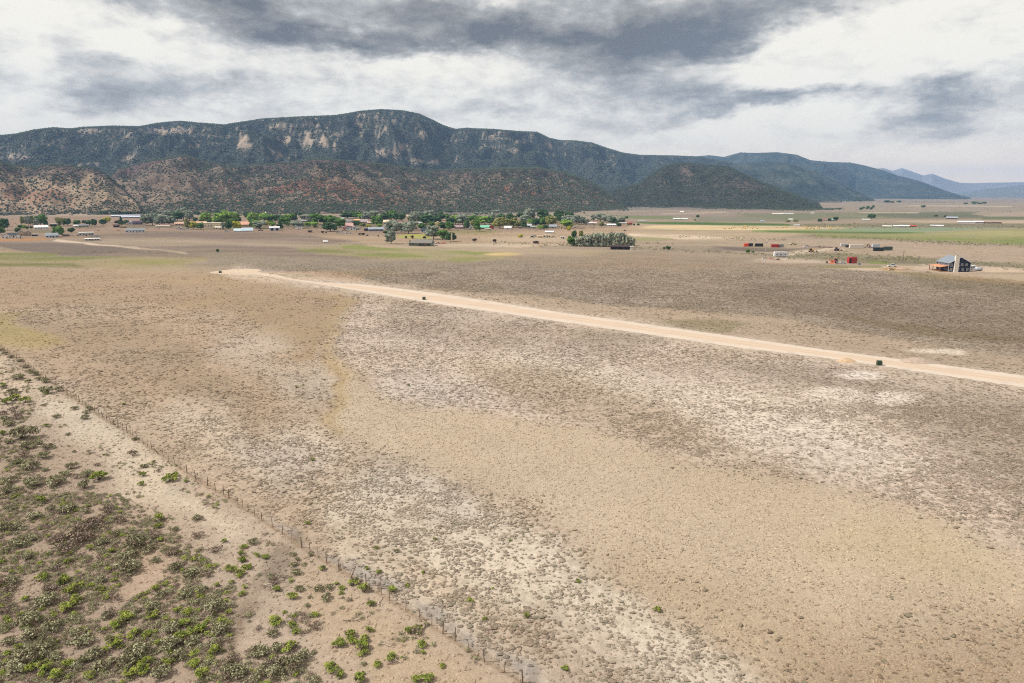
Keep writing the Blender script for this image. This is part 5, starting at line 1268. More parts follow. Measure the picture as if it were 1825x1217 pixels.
# ranch house facing the field
def ranch():
    x0, x1, base = 729, 770, 438.3; dep = float(depth_at((x0 + x1) / 2, base)); m = dep / F; X, Y = at((x0 + x1) / 2, base); X, Y = float(X), float(Y)
    w = (x1 - x0) * m; d = 11.0; o = empty('ranch_house', (X, Y + d / 2, 0), -.10)
    wl = cmat((140,148,128)); rf = cmat((128,122,116), .9, .1)
    hw = 3.0; hr = 5.6
    pyobj('wall', *gable_walls(w, d, hw, hr - .3, 'x'), wl, o)
    # hipped left end
    x = w / 2 + .8; y = d / 2 + .8; hp = w * .18
    V = [(-x,-y,hw-.2),(x,-y,hw-.2),(x,y,hw-.2),(-x,y,hw-.2),(-x+hp*1.6,0,hr),(x-.4,0,hr)]
    pyobj('roof', V, [(0,1,5,4),(2,3,4,5),(3,0,4),(1,2,5),(0,3,2,1)], rf, o)
    pyobj('ridge_trim', *boxvf(-w * .22, -w * .22 + .25, -d/2 - .9, -d/2 - .82, hw - .3, hw + .05), cmat((226,224,216)), o)
    pyobj('porch', *boxes((-w * .12, w * .46, -d/2 - 2.4, -d/2 - .02, -.02, .25)), cmat((120,104,92)), o)
    pyobj('porch_roof', *boxes((-w * .14, w * .5, -d/2 - 2.7, -d/2 - .9, hw - .45, hw - .25)), rf, o)
    for i in range(7):
        xx = -w * .12 + w * .58 * i / 6; pyobj('post', *boxvf(xx - .1, xx + .1, -d/2 - 2.3, -d/2 - 2.1, .25, hw - .45), cmat((70,60,54)), o)
    for xx in (-w * .42, -w * .3, .02 * w, .16 * w, .38 * w): pyobj('window', *boxvf(xx - .7, xx + .7, -d/2 - .05, -d/2 + .03, 1.0, 2.2), m_glass, o)
    pyobj('door', *boxvf(w * .25, w * .25 + 1.1, -d/2 - .05, -d/2 + .03, .25, 2.3), cmat((206,150,130)), o)
    pyobj('chimney', *boxvf(w * .12, w * .12 + .7, .2, .9, hr - .6, hr + .6), cmat((200,196,190)), o)
    tag(o, 'green ranch house with hipped grey-brown roof and dark porch', 'house'); BLD.append(('green ranch house', 749, 438))
ranch()
# white church steeple above the trees
cX, cY = at(477.3, 391); cdp = float(depth_at(477.3, 391)) / F
st = empty('church', (float(cX), float(cY), 0)); tag(st, 'small church with a white pointed steeple rising over the trees', 'church')
pyobj('wall', *gable_walls(9, 16, 6, 10, 'y'), cmat((196,176,160)), st); pyobj('roof', *gable_roof(9, 16, 6, 10, 'y', .4), cmat((150,130,120)), st)
pyobj('tower', *boxvf(-1.6, 1.6, -9.7, -8.02, 0, 12), cmat(WH), st)
ht_ = 15.2 * cdp
pyobj('spire', [(-1.5,-9.7,12.003),(1.5,-9.7,12.003),(1.5,-8.1,12.003),(-1.5,-8.1,12.003),(0,-8.9,ht_)], [(0,1,4),(1,2,4),(2,3,4),(3,0,4),(0,3,2,1)], cmat((240,240,238)), st)

# ---- the navy two-storey house
def at_z(px, py, z): x, y = at(px, py, z); return Vector((float(x), float(y), z))
def navy():
    A_ = at_z(1689.4, 484.2, 0); B_ = at_z(1728.6, 484.4, 0)
    w = (B_ - A_).length; m = float(depth_at(1710, 484)) / F
    hw = 15.6 * m; hr = 26.2 * m
    ux = (B_ - A_).normalized()
    rf0 = at_z(1711.6, 459, hr); rb = at_z(1683.8, 455.6, hr); dv = rb - rf0
    dv.z = 0
    uy = Vector((-ux.y, ux.x, 0)); L_ = min(max(dv.length, 12), 19)
    ang = math.atan2(ux.y, ux.x)
    # turn the house so that its ridge runs away to the back left, as seen
    turn = 0.0
    o = empty('farmhouse', ((A_ + B_) / 2).to_tuple(), ang + turn); L_ = 12.8
    nv = ribbed((36,40,66), .2, .3, 0, 2); rfm = cmat((128,136,146), .8, .08); trim = cmat((226,226,226))
    V, f = gable_walls(w, L_, hw, hr - .15, 'y'); pyobj('wall', [(a_, b_ + L_/2, c_) for a_, b_, c_ in V], f, nv, o)
    V, f = gable_roof(w, L_, hw, hr - .15, 'y', .55, .2); ro = pyobj('roof', [(a_, b_ + L_/2, c_) for a_, b_, c_ in V], f, rfm, o)
    sl = (hr - .15 - hw) / (w / 2)
    for s_ in (-1, 1):
        x1 = s_ * (w/2 + .55); z1 = hw - .55 * sl; P_ = [(0, -.60, hr - .22), (x1, -.60, z1 - .06), (x1, -.60, z1 + .24), (0, -.60, hr + .10)]
        P_ += [(a_, b_ - .12, c_) for a_, b_, c_ in P_]
        pyobj('roof_trim', P_, [(0,1,2,3),(7,6,5,4),(0,4,5,1),(1,5,6,2),(2,6,7,3),(3,7,4,0)], trim, o)
    pyobj('corner_trim', *boxvf(-w/2 - .05, -w/2 + .22, -.06, .2, 0, hw - .3), trim, o); pyobj('corner_trim', *boxvf(w/2 - .22, w/2 + .05, -.06, .2, 0, hw - .3), trim, o)
    cx0, cx1 = -w/2 + w * .225, -w/2 + w * .405
    pyobj('chimney', *boxvf(cx0, cx1, -1.3, -.02, 0, hr + .9), cmat((226,218,204), .9, .10, scale=2.0), o)
    pyobj('flue', *boxvf(cx0 + .5, cx1 - .5, -1.0, -.4, hr + .903, hr + 1.15), cmat((120,116,110)), o)
    def window(xc, zc, ww, wh, face='f'):
        if face == 'f':
            wn = pyobj('window', *boxvf(xc - ww/2, xc + ww/2, -.05, .03, zc - wh/2, zc + wh/2), m_glass, o)
            t_ = .11
            pyobj('frame', *boxes((xc - ww/2 - t_, xc - ww/2, -.1, .02, zc - wh/2 - t_, zc + wh/2 + t_), (xc + ww/2, xc + ww/2 + t_, -.1, .02, zc - wh/2 - t_, zc + wh/2 + t_), (xc - ww/2, xc + ww/2, -.098, .02, zc + wh/2, zc + wh/2 + t_), (xc - ww/2, xc + ww/2, -.098, .02, zc - wh/2 - t_, zc - wh/2), (xc - .04, xc + .04, -.09, -.051, zc - wh/2, zc + wh/2), (xc - ww/2, xc + ww/2, -.085, -.052, zc - .04, zc + .04)), trim, wn)
        else:
            wn = pyobj('window', *boxvf(-w/2 - .05, -w/2 + .03, xc - ww/2, xc + ww/2, zc - wh/2, zc + wh/2), m_glass, o)
            t_ = .1
            pyobj('frame', *boxes((-w/2 - .1, -w/2 + .02, xc - ww/2 - t_, xc - ww/2, zc - wh/2 - t_, zc + wh/2 + t_), (-w/2 - .1, -w/2 + .02, xc + ww/2, xc + ww/2 + t_, zc - wh/2 - t_, zc + wh/2 + t_), (-w/2 - .098, -w/2 + .02, xc - ww/2, xc + ww/2, zc + wh/2, zc + wh/2 + t_), (-w/2 - .098, -w/2 + .02, xc - ww/2, xc + ww/2, zc - wh/2 - t_, zc - wh/2)), trim, wn)
    X_ = lambda z: -w/2 + w * (z - 725) / 320.0
    for zx, zz, ww, wh in ((765, 4.05, .95, 1.5), (765, 1.35, 1.0, 1.5), (870, 3.9, .95, 1.5), (868, 1.35, .95, 1.5), (918, 4.25, 1.0, 1.25), (982, 4.25, 1.0, 1.25), (934, 1.5, 1.0, 1.25), (1000, 1.5, 1.0, 1.25)): window(X_(zx), zz, ww, wh)
    for i in range(6): window(1.6 + i * (L_ - 3) / 5.5, hw - 1.0, 1.1, .7, 's')
    for i in (0, 1, 3, 4): window(1.8 + i * (L_ - 3) / 5.0, 1.45, 1.2, 1.3, 's')
    pyobj('door', *boxvf(-w/2 - .06, -w/2 + .03, L_ * .5, L_ * .5 + 1.1, 0.02, 2.2), cmat((150,104,78)), o)
    pw = 5.2; z0, z1 = 2.75, hw * .66
    y0, y1 = -.2, L_ * .92
    V = [(-w/2 - pw, y0, z0), (-w/2 - .06, y0, z1), (-w/2 - .06, y1, z1), (-w/2 - pw, y1, z0)]; V += [(a_, b_, c_ + .16) for a_, b_, c_ in V]
    pyobj('porch_roof', V, [(0,3,2,1),(4,5,6,7),(0,1,5,4),(1,2,6,5),(2,3,7,6),(3,0,4,7)], ribbed((206,146,108), .5, .2, 0, 1), o)
    for i in range(4):
        yy = y0 + .3 + (y1 - y0 - .6) * i / 3; pyobj('post', *boxvf(-w/2 - pw + .2, -w/2 - pw + .5, yy - .15, yy + .15, 0, z0), cmat((128,92,68)), o)
    pyobj('porch_deck', *boxvf(-w/2 - pw + .1, -w/2 - .02, y0 + .1, y1 - .1, -.02, .3), cmat((156,120,92)), o)
    pyobj('railing', *boxes((-w/2 - pw + .28, -w/2 - pw + .36, y0 + .5, y1 - .5, 1.05, 1.15), (-w/2 - pw + .28, -w/2 - pw + .36, y0 + .5, y1 - .5, .55, .62)), cmat((110,84,66)), o)
    tag(o, 'navy blue two-storey house with orange metal porch roof and broad pale chimney', 'house'); BLD.append(('navy house', 1709, 484))
navy()

# ---- green utility cabinets beside the road
def cabinet(px, py, lab):
    X, Y = at(px, py); g_ = (44,62,46); o = empty('utility_box', (float(X), float(Y) + .5, 0), R(-8))
    tag(o, lab, 'utility box', 'dark green utility boxes along the dirt road')
    pyobj('pad', *boxvf(-.75, .75, -.7, .7, -.05, .1), cmat((150,142,130)), o)
    V = [(-.6,-.55,.103),(.6,-.55,.103),(.6,.55,.103),(-.6,.55,.103),(-.6,-.55,.95),(.6,-.55,.95),(.6,-.2,1.2),(-.6,-.2,1.2),(.6,.55,1.2),(-.6,.55,1.2)]
    pyobj('body', V, [(0,3,2,1),(0,1,5,4),(4,5,6,7),(7,6,8,9),(1,2,8,6,5),(2,3,9,8),(3,0,4,7,9)], cmat(g_, .5, .08), o)
    pyobj('lid', *boxvf(-.64, .64, -.22, .59, 1.203, 1.26), cmat((54,74,56), .5, .05), o)
    for s_ in (-1, 1): 
        dr_ = pyobj('door', *boxvf(min(s_ * .03, s_ * .55), max(s_ * .03, s_ * .55), -.575, -.553, .16, .9), cmat((50,70,52), .5, .05), o)
        pyobj('handle', *boxvf(s_ * .12 - .03, s_ * .12 + .03, -.6, -.577, .45, .6), cmat((120,124,120)), dr_)
cabinet(1568.5, 651.5, 'dark green utility box on the near side of the road at right')
cabinet(755.5, 534.3, 'dark green utility box at the road edge mid-way along')
cabinet(392, 486.6, 'dark green utility box on the turning circle at the road end')

# ------------------------------------------------------------------ vehicles and containers
m_tyre = simple_mat('tyre_rubber', (40,40,42), .9, .1)
def wheels(o, xs, y, r=.36, wd=.24):
    for xx in xs:
        for s_ in (-1, 1):
            V, f = tube([(xx, s_ * y - wd/2, r), (xx, s_ * y + wd/2, r)], [r, r], 12); wb = pyobj('wheel', V, f, m_tyre, o)
            V, f = tube([(xx, s_ * y - wd/2 - .01, r), (xx, s_ * y + wd/2 + .01, r)], [r * .5] * 2, 8); pyobj('rim', V, f, cmat((190,192,196), .4, 0), wb)
def prism(pts, y0, y1):
    n = len(pts); V = [(x, y0, z) for x, z in pts] + [(x, y1, z) for x, z in pts]
    return V, [tuple(range(n - 1, -1, -1)), tuple(range(n, 2 * n))] + [(i, (i + 1) % n, n + (i + 1) % n, n + i) for i in range(n)]
def car(px, py, colr, lab, kind='car', rz=0, s=1.0, cat='car', group=None):
    X, Y = at(px, py); o = empty('parked_car' if kind == 'car' else 'pickup_truck', (float(X), float(Y) + .9, 0), R(rz)); o.scale = (s, s, s)
    bm = cmat(colr, .35, .0)
    if kind == 'car':
        pyobj('body', *prism([(-2.2,.35),(2.2,.35),(2.25,.75),(1.3,.95),(-1.9,1.0),(-2.2,.85)], -.88, .88), bm, o)
        pyobj('cabin', *prism([(-1.7,.98),(1.2,.95),(.5,1.48),(-1.2,1.5)], -.76, .76), m_glass, o); pyobj('roof', *boxvf(-1.15, .45, -.72, .72, 1.503, 1.54), bm, o)
        wheels(o, (-1.4, 1.4), .8)
    else:
        pyobj('body', *prism([(-2.8,.5),(2.8,.5),(2.8,1.0),(1.5,1.15),(1.45,1.15),(-.4,1.15),(-2.8,1.1)], -.95, .95), bm, o)
        pyobj('cabin', *prism([(-.6,1.153),(1.5,1.153),(.9,1.8),(-.35,1.82)], -.8, .8), m_glass, o); pyobj('roof', *boxvf(-.4, .95, -.82, .82, 1.823, 1.9), bm, o)
        pyobj('bed', *boxvf(-2.65, -.75, -.82, .82, 1.103, 1.13), cmat((60,62,64)), o)
        wheels(o, (-1.8, 1.8), .85, .42, .28)
    for s_ in (-1, 1): pyobj('headlight', *boxvf((2.2 if kind == 'car' else 2.8) - .02, (2.27 if kind == 'car' else 2.83), s_ * .65 - .15, s_ * .65 + .15, .62, .8), cmat((220,222,224), .3, 0), o)
    tag(o, lab, cat, group); return o
def container(px0, px1, py, colr, lab, h=2.6, rz=0, name='shipping_container', cat='container', open_end=False, group='steel containers on the bare ground'):
    pc = (px0 + px1) / 2; m = float(depth_at(pc, py)) / F; w = (px1 - px0) * m; X, Y = at(pc, py)
    o = empty(name, (float(X), float(Y) + 1.2, 0), R(rz)); d = 2.4
    pyobj('body', *boxvf(-w/2, w/2, -d/2, d/2, .15, h), ribbed(colr, .5, .5), o)
    pyobj('roof', *boxvf(-w/2 - .02, w/2 + .02, -d/2 - .02, d/2 + .02, h + .003, h + .08), cmat(tuple(min(255, int(q * 1.06)) for q in colr)), o)
    pyobj('base_rail', *boxvf(-w/2 + .05, w/2 - .05, -d/2 - .03, d/2 + .03, -.02, .147), cmat((70,66,64)), o)
    for s_ in (-1, 1):
        pyobj('end_post', *boxvf(s_ * (w/2 - .09) - .09, s_ * (w/2 - .09) + .09, -d/2 - .05, -d/2 - .003, .15, h), cmat(tuple(int(q * .85) for q in colr)), o)
    pyobj('door', *boxvf(w/2 + .003, w/2 + .06, -d/2 + .1, d/2 - .1, .25, h - .1), cmat(tuple(int(q * .9) for q in colr)), o)
    tag(o, lab, cat, group); return o
container(1326.5,1334,439.3,(232,88,52),'bright orange container at the left end of the row',group='steel containers on the bare ground')
container(1334.3,1342,439,(50,54,56),'short black container touching the bright orange one')
container(1346.5,1360,439.4,(40,42,44),'longer black container standing alone in the row')
container(1375.3,1388,440.9,(176,52,46),'dark red container right of the black ones')
container(1389,1396.5,440.8,(138,142,140),'grey tarped container at the right end of the row')
container(1515,1540,442.4,(222,212,196),'long cream container beside a small black box',3.2)
container(1508.8,1515,440.9,(34,34,40),'small black box left of the long cream container',1.8)
container(1499,1513,438.8,(196,194,192),'white-topped trailer behind the small black box',2.4,name='trailer',cat='trailer')
container(1555.5,1567.5,441.8,(188,194,198),'pale grey truck box behind the dark trailers',3.2,name='trailer',cat='trailer')
container(1558,1575,447.4,(40,50,46),'dark green trailer, left of two parked end to end',2.8,name='trailer',cat='trailer')
container(1576,1590.5,446.2,(70,82,74),'dark green trailer with grey end, right of two',3.0,name='trailer',cat='trailer')
red_shed = container(1511.8,1527,469.3,(176,62,52),'bright red open shed with black doorway left side',4.0,rz=8,name='shed',cat='shed',group=None)
pyobj('doorway', *boxvf(-2.6, -1.3, -1.27, -1.15, .15, 3.2), cmat((34,30,30)), red_shed)
def rv(px, py, L_, lab, h=3.2):
    X, Y = at(px, py); o = empty('camper_trailer', (float(X), float(Y) + 1.2, 0), R(-4)); tag(o, lab, 'camper')
    pyobj('body', *prism([(-L_/2,.6),(L_/2 - .5,.6),(L_/2,1.2),(L_/2,h - .7),(L_/2 - .6,h),(-L_/2 + .3,h),(-L_/2,h - .4)], -1.2, 1.2), cmat((232,232,230), .5, .03), o)
    for xx in (-L_ * .3, -.2, L_ * .3): pyobj('window', *boxvf(xx - .5, xx + .5, -1.24, -1.19, 1.6, 2.3), m_glass, o)
    pyobj('door', *boxvf(L_ * .12, L_ * .12 + .75, -1.235, -1.19, .65, 2.5), cmat((206,208,210)), o)
    pyobj('stripe', *boxvf(-L_/2 + .1, L_ * .1, -1.225, -1.19, 1.15, 1.32), cmat((150,160,170)), o)
    pyobj('awning', *boxvf(-L_ * .4, L_ * .4, -1.9, -1.25, h - .35, h - .28), cmat((214,214,210)), o)
    wheels(o, (-.5, .45), 1.0, .38, .24)
rv(1392, 458.2, 9.8, 'large white camper trailer at the start of the pale track', 3.9)
rv(532.5, 408.6, 8.5, 'white camper parked before a silver-green tree')
rv(1731, 481.6, 5.5, 'small white camper behind the navy house right corner', 3.0)
car(1591.5, 475.6, (232,234,236), 'white pickup truck on the pale drive left of the navy house', 'pickup', -6, .98, 'pickup')
car(1414, 436.2, (220,206,130), 'yellow flatbed truck behind the container row', 'pickup', 184, 1.1, 'truck')
car(1438.5, 440.6, (226,226,232), 'white van right of the container row', 'pickup', 5, .95, 'van')
car(1503.5, 469.6, (206,208,218), 'white car between orange machine and red shed', 'car', 0, .9)
car(464, 411.6, (120,78,66), 'brown pickup beside the white shed with navy doors', 'pickup', 0, 1.2, 'pickup')
car(772.8, 433.8, (236,236,238), 'white car right of the green ranch house', 'car', 0, .95)
car(780.3, 434.4, (196,160,160), 'dusty pink pickup next to the white car by the ranch house', 'pickup', 0, .9, 'pickup')
car(403.5, 413, (206,208,212), 'silver car below the large cream house', 'car', 0, 1.1)
car(318, 407.5, (226,228,232), 'white van in front of the pinkish-tan house', 'pickup', 0, 1.2, 'van')
car(324, 410, (206,208,214), 'pale trailer truck at the brown field edge', 'pickup', 180, 1.2, 'truck')
car(334, 409.6, (236,238,240), 'bright white van left of yellow-green shrubs', 'car', 0, 1.3, 'van')
car(165, 422.2, (206,206,208), 'white wreck behind the long white trailer home', 'car', 10, 1.1)
car(174, 422.4, (150,150,152), 'grey wreck right of a white wreck in the yard', 'car', -10, 1.1)
car(603, 414.8, (226,214,212), 'pale pink car left of the white trailers', 'car', 0, 1.3); car(610, 415.2, (232,232,232), 'white car parked below the rose house', 'car', 0, 1.2)
car(613.5, 411.4, (140,80,70), 'rust red pickup below the small rose house', 'pickup', 0, 1.1, 'pickup'); car(621, 416, (214,216,220), 'white flatbed at the field edge below the garages', 'pickup', 180, 1.3, 'truck')
car(949, 423.4, (80,76,74), 'dark wreck at the left end of the farm yard', 'car', 0, 1.1); car(987, 423.2, (226,222,212), 'cream car right of the farm shed', 'car', 0, 1.1)
car(952, 421.6, (206,196,180), 'tan pickup behind the dark wreck', 'pickup', 15, 1.0, 'pickup'); car(1590, 481.8, (206,176,140), 'tan car hull on orange grass before the white pickup', 'car', 4, .8)
car(927.5, 407, (60,60,64), 'dark car right of the white cottage', 'car', 0, 1.1); car(1364, 461.8, (226,220,210), 'cream car left of the junk heap', 'car', 0, .8)
def digger(px, py, colr, lab, s=1.0, rz=0):
    X, Y = at(px, py); o = empty('tractor', (float(X), float(Y) + 1, 0), R(rz)); o.scale = (s,) * 3; tag(o, lab, 'tractor')
    pyobj('body', *boxes((-1.6, 1.4, -.6, .6, .7, 1.5), (.2, 1.8, -.5, .5, 1.503, 1.7)), cmat(colr, .5), o)
    pyobj('cab', *prism([(-1.4,1.503),(.1,1.503),(-.1,2.6),(-1.2,2.6)], -.6, .6), m_glass, o); pyobj('roof', *boxvf(-1.3, 0, -.7, .7, 2.603, 2.7), cmat(colr), o)
    V, f = tube([(1.6, 0, 1.2), (2.8, 0, 2.3), (3.6, 0, 1.0)], [.18, .15, .12], 6); pyobj('arm', V, f, cmat(colr), o)
    pyobj('bucket', *prism([(3.3,.1),(4.1,.1),(4.0,.9),(3.4,1.0)], -.8, .8), cmat((90,84,78)), o)
    wheels(o, (-1.0,), .85, .75, .4); wheels(o, (1.2,), .75, .5, .3)
digger(1447, 449.3, (214,156,52), 'yellow-orange tractor on the pale track', 1.15)
digger(1488, 469.4, (226,128,92), 'orange digger left of the red shed', 1.3, 170)
digger(1492.5, 447.2, (90,60,56), 'dark rusty tractor on bare ground behind the scrub line', 1.1, 10)
# silver tank and small things behind the navy house
X, Y = at(1745.5, 483.2); tk = empty('water_tank', (float(X), float(Y) + 1.2, 0), R(12)); tag(tk, 'silver horizontal tank right of the navy house', 'tank')
V, f = tube([(-2.4,0,1.25),(-2.1,0,1.25),(2.1,0,1.25),(2.4,0,1.25)], [.5,1.1,1.1,.5], 16); pyobj('body', V, f, cmat((196,200,206), .35, .05, .4), tk, True)
for xx in (-1.4, 1.4): pyobj('leg', *boxvf(xx - .15, xx + .15, -.7, .7, -.02, .4), cmat((110,104,98)), tk)
V, f = tube([(0,0,2.3),(0,0,2.6)], [.25,.22], 10); pyobj('hatch', V, f, cmat((120,122,124)), tk)
X, Y = at(1737.5, 481.2); o = pyobj('drum', *tube([(0,0,0),(0,0,.06),(0,0,1.1),(0,0,1.16)], [.5,.55,.55,.5], 12), cmat((236,236,238)), loc=(float(X), float(Y), 0)); tag(o, 'white drum between the white camper and silver tank', 'drum')
X, Y = at(1531.5, 472); o = pyobj('drum', *tube([(0,0,0),(0,0,1.2)], [.5,.5], 12), cmat((70,92,130)), loc=(float(X), float(Y), 0)); tag(o, 'blue drum right of the red shed', 'drum')
def heap(px, py, wpx, hpx, colr, lab, name='junk_heap', cat='heap', seed=1, smooth=False, lump=.35):
    m = float(depth_at(px, py)) / F; X, Y = at(px, py); w = wpx * m; h = hpx * m * .9; g_ = np.random.default_rng(seed)
    n_r, n_a = 7, 20; V = []; F_ = []
    for i in range(n_r):
        q_ = i / (n_r - 1)
        for j in range(n_a):
            a_ = j * 2 * math.pi / n_a; r_ = (1 - q_) * (1 + lump * .5 * g_.normal())
            V.append((math.cos(a_) * r_ * w / 2, math.sin(a_) * r_ * w * .35, max(0, h * (1 - (1 - q_) ** 1.6) * (1 + lump * g_.normal() * (.7 if i < n_r - 1 else .1))) - .05 if i else -.05))
    for i in range(n_r - 1):
        for j in range(n_a): j2 = (j + 1) % n_a; F_.append((i * n_a + j, i * n_a + j2, (i + 1) * n_a + j2, (i + 1) * n_a + j))
    F_.append(tuple((n_r - 1) * n_a + j for j in range(n_a)))
    o = pyobj(name, V, F_, cmat(colr, .95, .2, scale=1.5), loc=(float(X), float(Y) + w * .2, 0), smooth=smooth); tag(o, lab, cat); return o
heap(1375, 462, 14, 2.6, (150,116,104), 'reddish junk heap left of the large white camper', seed=2); heap(1387, 463.5, 9, 3, (112,90,84), 'dark junk heap below the large white camper', seed=3)
heap(1400, 462, 8, 1.6, (206,196,186), 'pale scrap pile right below the camper', seed=4); heap(1548, 441.8, 13, 5.5, (140,120,110), 'brown brush pile between cream container and truck box', seed=5, lump=.5)
heap(1607, 479, 16, 2.4, (186,158,150), 'low pile of building scrap left of the navy house', seed=6); heap(1655, 485.5, 14, 2, (120,96,84), 'dark stacked timber before the orange porch', seed=7)
heap(1484, 469.8, 12, 3, (196,120,96), 'orange scrap beside the digger', seed=8); heap(962, 440.4, 15, 3.4, (160,140,116), 'low brown earth mound in the pale field', 'earth_mound', 'mound', 9, True)
heap(128, 421, 22, 2.4, (150,122,100), 'rubble heap before the long low brown shed', seed=10); heap(790, 434.2, 10, 3, (170,110,100), 'red-brown junk beside the pale pillar', seed=11)
heap(210, 412, 12, 2.2, (140,112,92), 'brown scrap heap left of the long white farmhouse', seed=12); heap(1030, 407, 26, 1.8, (128,110,98), 'long dark stack of lumber right of the bright tree', seed=13)
heap(1468, 441.5, 46, 2.4, (128,110,98), 'long brown windrow of brush behind the white van', seed=14, lump=.5); heap(1538, 449.5, 18, 2, (150,126,106), 'curved earth pile before the cream container', 'earth_mound', 'mound', 15, True)
heap(1512, 645.5, 36, 6.5, (190,162,132), 'orange sand pile at the near road edge left of the utility box', 'sand_pile', 'mound', 16, True, .12); heap(1640, 647.5, 60, 9, (172,154,138), 'broad grey-tan dirt pile beyond the utility box', 'dirt_pile', 'mound', 17, True, .12)
X, Y = at(805, 431.6); o = pyobj('pillar', *boxvf(-.6, .6, -.6, .6, 0, 8.5), cmat((222,212,182)), loc=(float(X), float(Y), 0)); tag(o, 'tall pale concrete pillar right of the ranch yard trees', 'pillar', None, 'thing')
# utility poles
def pole(px, py, hpx, lab, pale=False, g_='utility poles on the far plain'):
    m = float(depth_at(px, py)) / F; X, Y = at(px, py); h = max(hpx * m, 8); o = empty('utility_pole', (float(X), float(Y), 0)); tag(o, lab, 'utility pole', g_)
    V, f = tube([(0,0,-.2),(0,0,h)], [.20,.14], 6); pyobj('post', V, f, m_pale if pale else m_post, o); pyobj('crossarm', *boxvf(-1.5, 1.5, -.08, .08, h - 1.2, h - 1.0), m_post, o)
pole(1264.5, 387, 9.5, 'tall utility pole on the pink plain right of a dark tree'); pole(1364.6, 447, 7, 'thin pale pole between black and red containers', True); pole(1609, 467, 20, 'thin utility pole rising behind the white pickup', False)
pole(600.5, 386, 10, 'utility pole at the hill foot above town'); pole(1137, 384, 8, 'utility pole left of the long white shed'); pole(81, 388, 12, 'thin utility pole right of tall grey-green trees')
# round hay bales
gy = np.random.default_rng(12)
V, f = tube([(-.7,0,.8),(.7,0,.8)], [.85,.85], 12); hay = bpy.data.meshes.new('hay_bale'); hay.from_pydata(V, [], f); hay.materials.append(cmat((206,176,124), .95, .2, scale=4))
for i in range(42):
    px = gy.uniform(1285, 1505); py = gy.uniform(403.6, 408.2)
    X, Y = at(px, py); o = bpy.data.objects.new('hay_bale', hay); col.objects.link(o); o.location = (float(X), float(Y), 0); o.rotation_euler = (0, 0, gy.uniform(0, 3)); o.scale = (1.05,) * 3
    tag(o, 'round hay bale lying on the cut yellow field', 'hay bale', 'hay bales scattered over the cut yellow field')

